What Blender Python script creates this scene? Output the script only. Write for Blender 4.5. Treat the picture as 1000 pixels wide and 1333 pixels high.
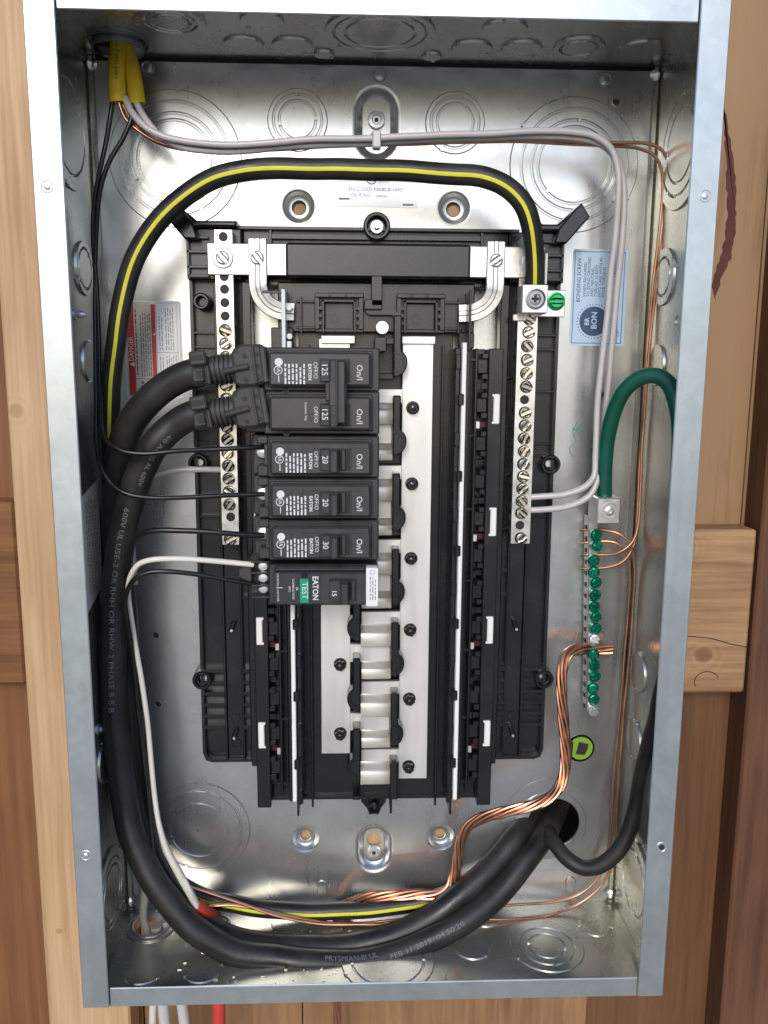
import bpy, bmesh, math, random
from mathutils import Vector, Matrix
random.seed(7)
for o in list(bpy.data.objects): bpy.data.objects.remove(o)
SC = bpy.context.scene
COL = SC.collection
MM = 0.001
R = math.radians

# ------------------------------------------------------------------ camera
cam = bpy.data.cameras.new('camera'); camo = bpy.data.objects.new('camera', cam); COL.objects.link(camo)
camo.matrix_world = Matrix(((0.9993516, -0.0003730, -0.0360032, -0.0141095), (-0.0354444, 0.1656000, -0.9855559, -0.5590106), (0.0063298, 0.9861929, 0.1654794, 0.0725958), (0, 0, 0, 1)))
cam.lens = 29.2050
cam.sensor_fit = 'VERTICAL'; cam.sensor_height = 36.0; cam.clip_start = 0.02; cam.clip_end = 200
SC.camera = camo

# ------------------------------------------------------------------ daylight
SUN_EL, SUN_AZ = R(26), R(-9)          # azimuth measured from the way the cabinet faces, towards the viewer's left
w = bpy.data.worlds.new('World'); SC.world = w; w.use_nodes = True
nt = w.node_tree
bg = nt.nodes['Background']
sky = nt.nodes.new('ShaderNodeTexSky'); sky.sky_type = 'NISHITA'; sky.sun_disc = False
sky.sun_elevation = SUN_EL
sky.air_density = 1.0; sky.dust_density = 2.5; sky.ozone_density = 6.0
bg.inputs['Strength'].default_value = 0.15
nt.links.new(sky.outputs[0], bg.inputs['Color'])
sun = bpy.data.lights.new('sun', 'SUN'); sun.energy = 1.0; sun.angle = R(16); sun.color = (1.0, 0.91, 0.80)
suno = bpy.data.objects.new('sun', sun); COL.objects.link(suno)
sd = Vector((math.sin(SUN_AZ) * math.cos(SUN_EL), -math.cos(SUN_AZ) * math.cos(SUN_EL), math.sin(SUN_EL)))
suno.rotation_euler = sd.to_track_quat('Z', 'Y').to_euler()
sky.sun_rotation = math.atan2(sd.x, sd.y)
SC.view_settings.view_transform = 'Standard'; SC.view_settings.look = 'None'
SC.view_settings.exposure = 0.43; SC.view_settings.gamma = 1.0
SC.cycles.max_bounces = 10; SC.cycles.glossy_bounces = 6; SC.cycles.caustics_reflective = False
SC.cycles.use_denoising = True

# ------------------------------------------------------------------ materials
MATS = {}
def mat(name, col, rough=0.5, metal=0.0, spec=0.5, noise=0.0, nscale=60, bump=0.0, bscale=300, stretch=None, rvar=0.0, coat=0.0, sheen=None, col2=None, seed=0):
    m = bpy.data.materials.new(name); m.use_nodes = True; n = m.node_tree; b = n.nodes['Principled BSDF']
    b.inputs['Base Color'].default_value = (*col, 1); b.inputs['Roughness'].default_value = rough
    b.inputs['Metallic'].default_value = metal; b.inputs['Specular IOR Level'].default_value = spec
    if coat: b.inputs['Coat Weight'].default_value = coat; b.inputs['Coat Roughness'].default_value = 0.15
    if noise or bump or rvar or col2:
        tc = n.nodes.new('ShaderNodeTexCoord'); mp = n.nodes.new('ShaderNodeMapping'); n.links.new(tc.outputs['Object'], mp.inputs[0])
        mp.inputs['Location'].default_value = (seed * 1.7, seed * 0.9, seed * 2.3)
        if stretch: mp.inputs['Scale'].default_value = stretch
        nz = n.nodes.new('ShaderNodeTexNoise'); nz.inputs['Scale'].default_value = nscale; nz.inputs['Detail'].default_value = 6; nz.inputs['Roughness'].default_value = .62
        n.links.new(mp.outputs[0], nz.inputs['Vector'])
        if noise or col2:
            cr = n.nodes.new('ShaderNodeValToRGB'); n.links.new(nz.outputs['Fac'], cr.inputs[0])
            cr.color_ramp.elements[0].position = .3; cr.color_ramp.elements[1].position = .72
            c2 = col2 or tuple(min(1, c * (1 + noise)) for c in col)
            cr.color_ramp.elements[0].color = (*[c * (1 - noise) for c in col], 1) if not col2 else (*col, 1)
            cr.color_ramp.elements[1].color = (*c2, 1)
            n.links.new(cr.outputs[0], b.inputs['Base Color'])
        if rvar:
            mr = n.nodes.new('ShaderNodeMapRange'); mr.inputs['From Min'].default_value = .3; mr.inputs['From Max'].default_value = .7
            mr.inputs['To Min'].default_value = max(.02, rough - rvar); mr.inputs['To Max'].default_value = min(1, rough + rvar)
            n.links.new(nz.outputs['Fac'], mr.inputs['Value']); n.links.new(mr.outputs[0], b.inputs['Roughness'])
        if bump:
            nb = n.nodes.new('ShaderNodeTexNoise'); nb.inputs['Scale'].default_value = bscale; nb.inputs['Detail'].default_value = 3
            n.links.new(mp.outputs[0], nb.inputs['Vector'])
            bp = n.nodes.new('ShaderNodeBump'); bp.inputs['Strength'].default_value = bump; bp.inputs['Distance'].default_value = .0004
            n.links.new(nb.outputs['Fac'], bp.inputs['Height']); n.links.new(bp.outputs[0], b.inputs['Normal'])
    MATS[name] = m; return m

def steel(name, base, rough, spangle=.06, wave=.06, seed=0, metal=.8):
    """Galvanised sheet: faint zinc spangle, rolled waviness, smudges in the gloss."""
    m = bpy.data.materials.new(name); m.use_nodes = True; n = m.node_tree; L = n.links; b = n.nodes['Principled BSDF']
    b.inputs['Metallic'].default_value = metal
    tc = n.nodes.new('ShaderNodeTexCoord')
    mp = n.nodes.new('ShaderNodeMapping'); L.new(tc.outputs['Object'], mp.inputs[0]); mp.inputs['Location'].default_value = (seed, seed * .7, seed * .3)
    vo = n.nodes.new('ShaderNodeTexVoronoi'); vo.inputs['Scale'].default_value = 210; L.new(mp.outputs[0], vo.inputs['Vector'])
    n1 = n.nodes.new('ShaderNodeTexNoise'); n1.inputs['Scale'].default_value = 22; n1.inputs['Detail'].default_value = 8; n1.inputs['Roughness'].default_value = .7; L.new(mp.outputs[0], n1.inputs['Vector'])
    cr = n.nodes.new('ShaderNodeValToRGB'); L.new(n1.outputs['Fac'], cr.inputs[0])
    cr.color_ramp.elements[0].position = .34; cr.color_ramp.elements[1].position = .66
    cr.color_ramp.elements[0].color = (*[c * .9 for c in base], 1); cr.color_ramp.elements[1].color = (*base, 1)
    mx = n.nodes.new('ShaderNodeMix'); mx.data_type = 'RGBA'; mx.blend_type = 'MULTIPLY'; mx.inputs[0].default_value = 1
    sp = n.nodes.new('ShaderNodeMapRange'); sp.inputs['To Min'].default_value = 1 - spangle; sp.inputs['To Max'].default_value = 1
    sh = n.nodes.new('ShaderNodeSeparateColor'); L.new(vo.outputs['Color'], sh.inputs[0]); L.new(sh.outputs[0], sp.inputs['Value'])
    L.new(cr.outputs[0], mx.inputs[6]); L.new(sp.outputs[0], mx.inputs[7]); L.new(mx.outputs[2], b.inputs['Base Color'])
    mr = n.nodes.new('ShaderNodeMapRange'); mr.inputs['From Min'].default_value = .3; mr.inputs['From Max'].default_value = .7
    mr.inputs['To Min'].default_value = rough * .8; mr.inputs['To Max'].default_value = rough * 1.25
    st_ = n.nodes.new('ShaderNodeMapping'); L.new(mp.outputs[0], st_.inputs[0]); st_.inputs['Scale'].default_value = (1, 1, .02)
    n4 = n.nodes.new('ShaderNodeTexNoise'); n4.inputs['Scale'].default_value = 260; n4.inputs['Detail'].default_value = 4; L.new(st_.outputs[0], n4.inputs['Vector'])
    av = n.nodes.new('ShaderNodeMix'); av.data_type = 'FLOAT'; av.inputs[0].default_value = .3; L.new(n1.outputs['Fac'], av.inputs[2]); L.new(n4.outputs['Fac'], av.inputs[3])
    L.new(av.outputs[0], mr.inputs['Value']); L.new(mr.outputs[0], b.inputs['Roughness'])
    n2 = n.nodes.new('ShaderNodeTexNoise'); n2.inputs['Scale'].default_value = 14; n2.inputs['Detail'].default_value = 1; L.new(mp.outputs[0], n2.inputs['Vector'])
    n3 = n.nodes.new('ShaderNodeTexNoise'); n3.inputs['Scale'].default_value = 900; n3.inputs['Detail'].default_value = 2; L.new(mp.outputs[0], n3.inputs['Vector'])
    b1 = n.nodes.new('ShaderNodeBump'); b1.inputs['Strength'].default_value = wave; b1.inputs['Distance'].default_value = .004; L.new(n2.outputs['Fac'], b1.inputs['Height'])
    b2 = n.nodes.new('ShaderNodeBump'); b2.inputs['Strength'].default_value = .05; b2.inputs['Distance'].default_value = .0003; L.new(n3.outputs['Fac'], b2.inputs['Height'])
    L.new(b1.outputs[0], b2.inputs['Normal']); L.new(b2.outputs[0], b.inputs['Normal'])
    MATS[name] = m; return m

def wood(name, pale, dark, grain='Z', scale=1.0, knots=(), rough=.65, seed=0, contrast=1.0, blotch=.25):
    m = bpy.data.materials.new(name); m.use_nodes = True; n = m.node_tree; L = n.links; b = n.nodes['Principled BSDF']
    b.inputs['Roughness'].default_value = rough; b.inputs['Specular IOR Level'].default_value = .3
    tc = n.nodes.new('ShaderNodeNewGeometry')
    pos = tc.outputs['Position']
    mp = n.nodes.new('ShaderNodeMapping'); L.new(pos, mp.inputs[0])
    mp.inputs['Scale'].default_value = {'Z': (1, 1, .032), 'X': (.032, 1, 1)}[grain]; mp.inputs['Location'].default_value = (seed * .37, seed * .51, seed * .13)
    warp = n.nodes.new('ShaderNodeTexNoise'); warp.inputs['Scale'].default_value = 7 * scale; warp.inputs['Detail'].default_value = 2; L.new(pos, warp.inputs['Vector'])
    addv = n.nodes.new('ShaderNodeMix'); addv.data_type = 'RGBA'; addv.blend_type = 'ADD'; addv.inputs[0].default_value = .035
    L.new(mp.outputs[0], addv.inputs[6]); L.new(warp.outputs['Color'], addv.inputs[7])
    src = addv.outputs[2]
    g1 = n.nodes.new('ShaderNodeTexNoise'); g1.inputs['Scale'].default_value = 95 * scale; g1.inputs['Detail'].default_value = 5; g1.inputs['Roughness'].default_value = .6; L.new(src, g1.inputs['Vector'])
    g2 = n.nodes.new('ShaderNodeTexNoise'); g2.inputs['Scale'].default_value = 420 * scale; g2.inputs['Detail'].default_value = 3; L.new(mp.outputs[0], g2.inputs['Vector'])
    g3 = n.nodes.new('ShaderNodeTexNoise'); g3.inputs['Scale'].default_value = 9; g3.inputs['Detail'].default_value = 4; L.new(pos, g3.inputs['Vector'])
    def mth(op, a, c, v=None):
        q = n.nodes.new('ShaderNodeMath'); q.operation = op
        for i, s in enumerate((a, c)):
            if isinstance(s, (int, float)): q.inputs[i].default_value = s
            else: L.new(s, q.inputs[i])
        return q.outputs[0]
    v = mth('ADD', mth('MULTIPLY', g1.outputs['Fac'], .62 * contrast), mth('ADD', mth('MULTIPLY', g2.outputs['Fac'], .5), mth('MULTIPLY', g3.outputs['Fac'], blotch)))
    for (kx, kz, kr) in knots:
        vm = n.nodes.new('ShaderNodeVectorMath'); vm.operation = 'SUBTRACT'; L.new(pos, vm.inputs[0]); vm.inputs[1].default_value = (kx * MM, 0, kz * MM)
        vs = n.nodes.new('ShaderNodeVectorMath'); vs.operation = 'MULTIPLY'; L.new(vm.outputs[0], vs.inputs[0]); vs.inputs[1].default_value = (1, 0, 1)
        ln = n.nodes.new('ShaderNodeVectorMath'); ln.operation = 'LENGTH'; L.new(vs.outputs[0], ln.inputs[0])
        wob = mth('ADD', ln.outputs['Value'], mth('MULTIPLY', g1.outputs['Fac'], kr * MM * 1.3))
        ring = mth('MULTIPLY', mth('SINE', mth('MULTIPLY', wob, 9.0 / (kr * MM)), 0), .05)
        k = n.nodes.new('ShaderNodeMapRange'); L.new(wob, k.inputs['Value']); k.inputs['From Min'].default_value = kr * MM * .55; k.inputs['From Max'].default_value = kr * MM * 1.5
        k.inputs['To Min'].default_value = .38; k.inputs['To Max'].default_value = 0
        near = n.nodes.new('ShaderNodeMapRange'); L.new(wob, near.inputs['Value']); near.inputs['From Min'].default_value = kr * MM; near.inputs['From Max'].default_value = kr * MM * 3
        near.inputs['To Min'].default_value = 1; near.inputs['To Max'].default_value = 0
        v = mth('SUBTRACT', mth('ADD', v, mth('MULTIPLY', ring, near.outputs[0])), k.outputs[0])
    cr = n.nodes.new('ShaderNodeValToRGB'); L.new(v, cr.inputs[0])
    cr.color_ramp.elements[0].position = .47; cr.color_ramp.elements[1].position = .82
    cr.color_ramp.elements[0].color = (*dark, 1); cr.color_ramp.elements[1].color = (*pale, 1)
    L.new(cr.outputs[0], b.inputs['Base Color'])
    bp = n.nodes.new('ShaderNodeBump'); bp.inputs['Strength'].default_value = .5; bp.inputs['Distance'].default_value = .0012; L.new(v, bp.inputs['Height']); L.new(bp.outputs[0], b.inputs['Normal'])
    MATS[name] = m; return m

steel('galvanised', (.60, .605, .59), .29, wave=.024, metal=.88)
steel('galvanised_flange', (.49, .53, .53), .36, spangle=.08, wave=.03, seed=3, metal=.82)
steel('galvanised_side', (.56, .545, .465), .25, wave=.03, seed=5, metal=.78)
mat('black_plastic', (.0085, .0085, .0095), .26, spec=.55, noise=.25, nscale=40, bump=.08, bscale=700, rvar=.07)
mat('black_gloss', (.008, .008, .009), .2, spec=.5)
mat('breaker_plastic', (.03, .0285, .029), .42, spec=.5, noise=.2, nscale=90, bump=.15, bscale=1500, rvar=.06)
mat('breaker_face', (.036, .034, .034), .36, spec=.5, noise=.2, nscale=90, bump=.1, bscale=1500, rvar=.06)
mat('recess_shade', (.004, .004, .004), .6)  # near black, painted in as the shade inside holes, slots and gaps
mat('red_window', (.05, .006, .006), .4)
mat('tinned_bus', (.69, .675, .64), .44, metal=.75, noise=.12, nscale=45, stretch=(1, 1, .15), rvar=.08, bump=.05, bscale=600)
mat('tinned_bar', (.72, .70, .64), .3, metal=1, noise=.07, nscale=120, rvar=.08)
mat('tinned_strap', (.60, .585, .55), .42, metal=1, noise=.16, nscale=140, rvar=.12, bump=.25, bscale=420)
mat('warm_screw', (.74, .68, .56), .22, metal=1, noise=.15, nscale=300, rvar=.06)
mat('zinc_screw', (.66, .67, .68), .36, metal=.8, noise=.1, nscale=300)
mat('lug_metal', (.70, .68, .64), .42, metal=1, noise=.05, nscale=200, rvar=.06)
mat('tinned_blade', (.77, .725, .62), .38, metal=.6, noise=.08, nscale=60, rvar=.08)
mat('marker_ink', (.10, .30, .32), .5)
mat('lug_side', (.30, .30, .31), .5, metal=1)
mat('green_screw', (.012, .30, .17), .2, metal=.8, spec=.6, noise=.2, nscale=200)
mat('bond_screw_green', (.012, .42, .13), .3, metal=.35, noise=.2, nscale=200)
mat('copper', (.66, .33, .205), .33, metal=1, noise=.14, nscale=90, rvar=.06)
mat('copper_dull', (.52, .25, .155), .4, metal=1, noise=.16, nscale=90, rvar=.06)
mat('cable_rubber', (.0085, .008, .0075), .42, spec=.45, col2=(.033, .030, .026), nscale=38, bump=.6, bscale=170, rvar=.14)
mat('black_insulation', (.007, .0065, .006), .3, spec=.5, noise=.3, nscale=80)
mat('boot_rubber', (.04, .0375, .035), .55, spec=.4, noise=.35, nscale=120, bump=.3, bscale=900)
mat('stripe_yellow', (.66, .60, .035), .45, noise=.08, nscale=60)
mat('jacket_yellow', (.62, .42, .02), .4, spec=.4, noise=.1, nscale=80)
mat('white_insulation', (.70, .66, .58), .36, spec=.45, noise=.06, nscale=60)
mat('grey_insulation', (.50, .47, .455), .3, spec=.5, noise=.06, nscale=60)
mat('cream_jacket', (.60, .56, .47), .45, noise=.06, nscale=60)
mat('green_insulation', (.004, .085, .05), .3, spec=.5, noise=.2, nscale=60, bump=.1, bscale=300)
mat('red_jacket', (.50, .045, .03), .45, noise=.12, nscale=80)
mat('print_white', (.62, .62, .62), .6)
mat('print_grey', (.17, .17, .165), .6)
mat('print_black', (.02, .02, .022), .6)
mat('print_brown', (.10, .085, .07), .6)
mat('paper_white', (.72, .72, .70), .55, noise=.03, nscale=50)
mat('paper_cream', (.60, .54, .42), .55, noise=.04, nscale=50)
mat('paper_lit', (.84, .79, .65), .5, noise=.03, nscale=50)  # cream paper lightened to make up for the shade of the cables
mat('paper_blue', (.47, .62, .79), .45, noise=.03, nscale=30)
mat('paper_silver', (.46, .47, .49), .32, metal=.75, noise=.04, nscale=30)
mat('paper_violet', (.55, .56, .62), .5, noise=.03, nscale=50)
mat('red_ink', (.52, .03, .03), .5)
mat('blue_ink', (.04, .08, .16), .6)
mat('lime_ink', (.22, .40, .03), .4)
mat('test_green', (.0, .25, .13), .45)
mat('strip_white', (.74, .72, .68), .5)
mat('clear_plastic', (.55, .6, .62), .15, spec=.6)
mat('wire_nut_red', (.42, .05, .035), .35)
wood('stud_pine', (.60, .405, .235), (.40, .235, .118), 'Z', .7, knots=((-239, 46, 7), (-189, -218, 4), (-233, -338, 3.5)), seed=1, contrast=.8)
wood('block_pine', (.42, .25, .125), (.20, .10, .045), 'X', .8, knots=((238, -128, 9), (222, -48, 7)), seed=2)
wood('block_dark', (.24, .105, .037), (.125, .048, .017), 'X', .8, seed=5)
wood('stud_dark', (.135, .060, .029), (.07, .031, .015), 'Z', .8, seed=9)
wood('ply_tan', (.31, .185, .095), (.13, .068, .033), 'Z', .55, seed=4, blotch=.8, contrast=.75)
wood('ply_brown', (.155, .070, .031), (.085, .037, .017), 'Z', .6, seed=6)
wood('ply_red', (.225, .098, .035), (.12, .048, .017), 'Z', .5, seed=8)
wood('ply_low', (.31, .17, .08), (.16, .08, .036), 'Z', .6, seed=12)
mat('veneer_split', (.09, .022, .016), .8, noise=.3, nscale=120)
mat('ground_concrete', (.52, .49, .44), .85, noise=.2, nscale=1)
mat('added_floor', (.42, .38, .32), .7, noise=.3, nscale=6)  # colour of the added floor, set for its reflection in the steel
M = MATS

# ------------------------------------------------------------------ mesh helpers  (points are (x, d, z) in mm; d = distance out from the back sheet)
class MB:
    def __init__(s): s.v = []; s.f = []
    def add(s, vs, fs):
        k = len(s.v); s.v += [tuple(p) for p in vs]; s.f += [tuple(i + k for i in f) for f in fs]; return s
    def box(s, x0, x1, d0, d1, z0, z1, c=0.0, rot=0.0):
        lo = [min(x0, x1), min(d0, d1), min(z0, z1)]; hi = [max(x0, x1), max(d0, d1), max(z0, z1)]
        c = min(c, *( (hi[i] - lo[i]) * .45 for i in range(3)))
        if c <= 0:
            vs = [((lo, hi)[i][0], (lo, hi)[j][1], (lo, hi)[k][2]) for i in (0, 1) for j in (0, 1) for k in (0, 1)]
            fs = [(0, 1, 3, 2), (4, 6, 7, 5), (0, 4, 5, 1), (2, 3, 7, 6), (0, 2, 6, 4), (1, 5, 7, 3)]
        else:
            vs = []; idx = {}
            for i in (0, 1):
                for j in (0, 1):
                    for k in (0, 1):
                        b = [(lo, hi)[i][0], (lo, hi)[j][1], (lo, hi)[k][2]]; sg = [1 - 2 * i, 1 - 2 * j, 1 - 2 * k]
                        for a in range(3):
                            p = [b[t] + (0 if t == a else sg[t] * c) for t in range(3)]
                            idx[(i, j, k, a)] = len(vs); vs.append(p)
            fs = []
            for a in range(3):
                o1, o2 = [t for t in range(3) if t != a]
                for sgn in (0, 1):
                    q = []
                    for (u, w_) in ((0, 0), (1, 0), (1, 1), (0, 1)):
                        key = [0, 0, 0]; key[a] = sgn; key[o1] = u; key[o2] = w_; q.append(idx[(*key, a)])
                    fs.append(tuple(q))
                for u in (0, 1):
                    for w_ in (0, 1):
                        k0 = [0, 0, 0]; k0[o1] = u; k0[o2] = w_; k1 = list(k0); k1[a] = 1
                        fs.append((idx[(*k0, o1)], idx[(*k1, o1)], idx[(*k1, o2)], idx[(*k0, o2)]))
            for i in (0, 1):
                for j in (0, 1):
                    for k in (0, 1): fs.append((idx[(i, j, k, 0)], idx[(i, j, k, 1)], idx[(i, j, k, 2)]))
        if rot:
            cx, cz = (lo[0] + hi[0]) / 2, (lo[2] + hi[2]) / 2; ca, sa = math.cos(rot), math.sin(rot)
            vs = [(cx + (p[0] - cx) * ca - (p[2] - cz) * sa, p[1], cz + (p[0] - cx) * sa + (p[2] - cz) * ca) for p in vs]
        return s.add(vs, fs)
    def prism(s, poly, d0, d1, c=0.0, ax='d'):
        """poly of 2-D points extruded from d0 to d1; chamfer c at d1. ax: 'd' poly=(x,z); 'x' poly=(d,z); 'z' poly=(x,d)"""
        n = len(poly)
        def put(p, h): return {'d': (p[0], h, p[1]), 'x': (h, p[0], p[1]), 'z': (p[0], p[1], h)}[ax]
        rings = [(poly, d0)]
        if c > 0:
            area = sum(poly[i][0] * poly[(i + 1) % n][1] - poly[(i + 1) % n][0] * poly[i][1] for i in range(n)); sg = 1 if area > 0 else -1
            ins = []
            for i in range(n):
                a, b, e = Vector(poly[i - 1]), Vector(poly[i]), Vector(poly[(i + 1) % n])
                u = (b - a).normalized(); v = (e - b).normalized()
                n1 = Vector((-u.y, u.x)) * sg; n2 = Vector((-v.y, v.x)) * sg
                t = (n1 + n2); t = t / max(.3, t.dot(n1)) if t.length > 1e-6 else n1
                ins.append(tuple(b + t * c))
            rings += [(poly, d1 - c if d1 > d0 else d1 + c), (ins, d1)]
        else: rings += [(poly, d1)]
        vs = [put(p, h) for r, h in rings for p in r]; m = len(rings)
        fs = [(k * n + i, k * n + (i + 1) % n, (k + 1) * n + (i + 1) % n, (k + 1) * n + i) for k in range(m - 1) for i in range(n)]
        fs += [tuple(range(n)), tuple((m - 1) * n + i for i in range(n))]
        return s.add(vs, fs)
    def loft(s, rings, cap0=False, cap1=False, closed=True):
        n = len(rings[0]); vs = [p for r in rings for p in r]; m = len(rings)
        fs = [(k * n + i, k * n + (i + 1) % n, (k + 1) * n + (i + 1) % n, (k + 1) * n + i) for k in range(m - 1) for i in range(n if closed else n - 1)]
        if cap0: fs.append(tuple(range(n)))
        if cap1: fs.append(tuple((m - 1) * n + i for i in range(n)))
        return s.add(vs, fs)
    def lathe(s, prof, c=(0, 0, 0), axis=(0, 1, 0), n=24, cap0=False, cap1=True):
        ax = Vector(axis).normalized(); u = ax.orthogonal().normalized(); v = ax.cross(u); c = Vector(c)
        rings = [[tuple(c + ax * h + (u * math.cos(2 * math.pi * i / n) + v * math.sin(2 * math.pi * i / n)) * r) for i in range(n)] for r, h in prof]
        return s.loft(rings, cap0, cap1)
    def cyl(s, c, r, h, axis=(0, 1, 0), n=20, b=0.0):
        pr = [(r, 0), (r, h - b), (r - b, h)] if b else [(r, 0), (r, h)]
        return s.lathe(pr, c, axis, n, True, True)
    def tube(s, pts, r, n=12, caps=True):
        F = frames(pts); rings = []
        for i, (p, t, a, b) in enumerate(F):
            ri = r(i / (len(F) - 1)) if callable(r) else r
            ra, rb = ri if isinstance(ri, tuple) else (ri, ri)
            rings.append([tuple(p + a * (ra * math.cos(2 * math.pi * k / n)) + b * (rb * math.sin(2 * math.pi * k / n))) for k in range(n)])
        return s.loft(rings, caps, caps)

VIEW = Vector((0, 1, 0))     # out of the cabinet
def frames(pts):
    """(point, tangent, a, b): b leans out of the cabinet as far as the tangent lets it, carried along smoothly."""
    P = [Vector(p) for p in pts]; out = []; prev = None
    for i in range(len(P)):
        t = (P[min(i + 1, len(P) - 1)] - P[max(i - 1, 0)]).normalized()
        if prev is None:
            b = VIEW - t * VIEW.dot(t)
            if b.length < .05: b = Vector((1, 0, 0)) - t * t.x
        else: b = prev - t * prev.dot(t); g = VIEW - t * VIEW.dot(t); b = b.normalized() + g * .12
        b.normalize(); prev = b
        out.append((P[i], t, b.cross(t), b))
    return out
def spline(ctrl, step=2.0):
    """Catmull-Rom through the control points, resampled evenly."""
    P = [Vector(p) for p in ctrl]; P = [P[0] * 2 - P[1]] + P + [P[-1] * 2 - P[-2]]; raw = []
    for i in range(1, len(P) - 2):
        p0, p1, p2, p3 = P[i - 1:i + 3]
        def tj(ti, a, b): return ti + max(1e-4, (b - a).length) ** .5
        t0 = 0; t1 = tj(t0, p0, p1); t2 = tj(t1, p1, p2); t3 = tj(t2, p2, p3); nn = 24
        for k in range(nn):
            t = t1 + (t2 - t1) * k / nn
            a1 = p0 * ((t1 - t) / (t1 - t0)) + p1 * ((t - t0) / (t1 - t0)); a2 = p1 * ((t2 - t) / (t2 - t1)) + p2 * ((t - t1) / (t2 - t1)); a3 = p2 * ((t3 - t) / (t3 - t2)) + p3 * ((t - t2) / (t3 - t2))
            b1 = a1 * ((t2 - t) / (t2 - t0)) + a2 * ((t - t0) / (t2 - t0)); b2 = a2 * ((t3 - t) / (t3 - t1)) + a3 * ((t - t1) / (t3 - t1))
            raw.append(b1 * ((t2 - t) / (t2 - t1)) + b2 * ((t - t1) / (t2 - t1)))
    raw.append(P[-2]); acc = [0.0]
    for i in range(1, len(raw)): acc.append(acc[-1] + (raw[i] - raw[i - 1]).length)
    n = max(3, int(acc[-1] / step)); out = []; j = 0
    for k in range(n + 1):
        s_ = acc[-1] * k / n
        while j < len(acc) - 2 and acc[j + 1] < s_: j += 1
        f_ = (s_ - acc[j]) / max(1e-9, acc[j + 1] - acc[j]); out.append(raw[j].lerp(raw[j + 1], min(1, max(0, f_))))
    return out

def wpos(o):
    p = Vector((0, 0, 0))
    while o is not None: p = p + Vector(o.get('_loc', (0, 0, 0))); o = o.parent
    return p
def link(o, parent=None):
    COL.objects.link(o)
    if parent is not None: o.parent = parent
    return o
def mesh(name, mb, m, angle=32):
    me = bpy.data.meshes.new(name)
    me.from_pydata([(x * MM, -d * MM, z * MM) for x, d, z in mb.v], [], mb.f)
    bm = bmesh.new(); bm.from_mesh(me); bmesh.ops.recalc_face_normals(bm, faces=bm.faces); bm.to_mesh(me); bm.free()
    for p in me.polygons: p.use_smooth = True
    me.set_sharp_from_angle(angle=R(angle)); me.materials.append(M[m]); return me
def obj(name, mb, m, parent=None, label=None, loc=None, angle=32):
    base = wpos(parent) if parent is not None else Vector(loc or (0, 0, 0))
    mb.v = [tuple(Vector(p) - base) for p in mb.v]
    o = bpy.data.objects.new(name, mesh(name, mb, m, angle)); link(o, parent)
    if parent is None and loc is not None: o['_loc'] = tuple(loc); o.location = (loc[0] * MM, -loc[1] * MM, loc[2] * MM)
    if label: o['label'] = label
    return o
def tag(o, label=None, cat=None, group=None, kind=None):
    for k, v in (('label', label), ('category', cat), ('group', group), ('kind', kind)):
        if v: o[k] = v
    return o
def thing(name, label, cat, loc=(0, 0, 0), group=None, rot=0):
    o = bpy.data.objects.new(name, None); o.empty_display_size = .01; link(o); o['_loc'] = tuple(loc)
    o.location = (loc[0] * MM, -loc[1] * MM, loc[2] * MM); o.rotation_euler = (0, rot, 0); return tag(o, label, cat, group)
def inst(src, name, parent, at, rot=0.0, tilt=None):
    """another child that shares src's mesh; at in mm relative to the world, parent unrotated"""
    o = bpy.data.objects.new(name, src.data); link(o, parent); p = Vector(at) - wpos(parent)
    o.location = (p.x * MM, -p.y * MM, p.z * MM); o.rotation_euler = tilt or (0, rot, 0); o['_loc'] = tuple(p); return o
def copy_tree(src, loc, label=None, names=None):
    kids = {}
    for o in bpy.data.objects:
        if o.parent: kids.setdefault(o.parent.name, []).append(o)
    def rec(o, par):
        c = o.copy(); link(c, par)
        for ch in kids.get(o.name, []): rec(ch, c)
        return c
    c = rec(src, None); c['_loc'] = tuple(loc); c.location = (loc[0] * MM, -loc[1] * MM, loc[2] * MM)
    if label: c['label'] = label
    return c

def circle(cx, cz, r, n=28, a0=0.0): return [(cx + r * math.cos(a0 + 2 * math.pi * i / n), cz + r * math.sin(a0 + 2 * math.pi * i / n)) for i in range(n)]
def stadium(cx, cz, r, half, n=12):
    return [(cx + r * math.cos(math.pi * i / n), cz + half + r * math.sin(math.pi * i / n)) for i in range(n + 1)] + \
           [(cx + r * math.cos(math.pi + math.pi * i / n), cz - half + r * math.sin(math.pi + math.pi * i / n)) for i in range(n + 1)]
def plate(mb, outer, holes, h0, h1, mp):
    """flat sheet with real holes: mp(u, v, h) -> (x, d, z)"""
    bm = bmesh.new(); loops = [outer] + list(holes); es = []; idx = []; k = 0
    for lp in loops:
        vs = [bm.verts.new((p[0], p[1], 0)) for p in lp]; idx.append(list(range(k, k + len(lp)))); k += len(lp)
        es += [bm.edges.new((vs[i], vs[(i + 1) % len(vs)])) for i in range(len(vs))]
    bm.verts.index_update()
    bmesh.ops.triangle_fill(bm, use_beauty=True, use_dissolve=False, edges=es, normal=(0, 0, 1))
    bm.verts.index_update(); co = [tuple(v.co) for v in bm.verts]; tr = [tuple(v.index for v in f.verts) for f in bm.faces]; bm.free()
    n = len(co); vs = [mp(c[0], c[1], h1) for c in co] + [mp(c[0], c[1], h0) for c in co]
    fs = tr + [tuple(i + n for i in reversed(t)) for t in tr]
    for lp in idx: fs += [(lp[i], lp[(i + 1) % len(lp)], lp[(i + 1) % len(lp)] + n, lp[i] + n) for i in range(len(lp))]
    return mb.add(vs, fs)

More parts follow.
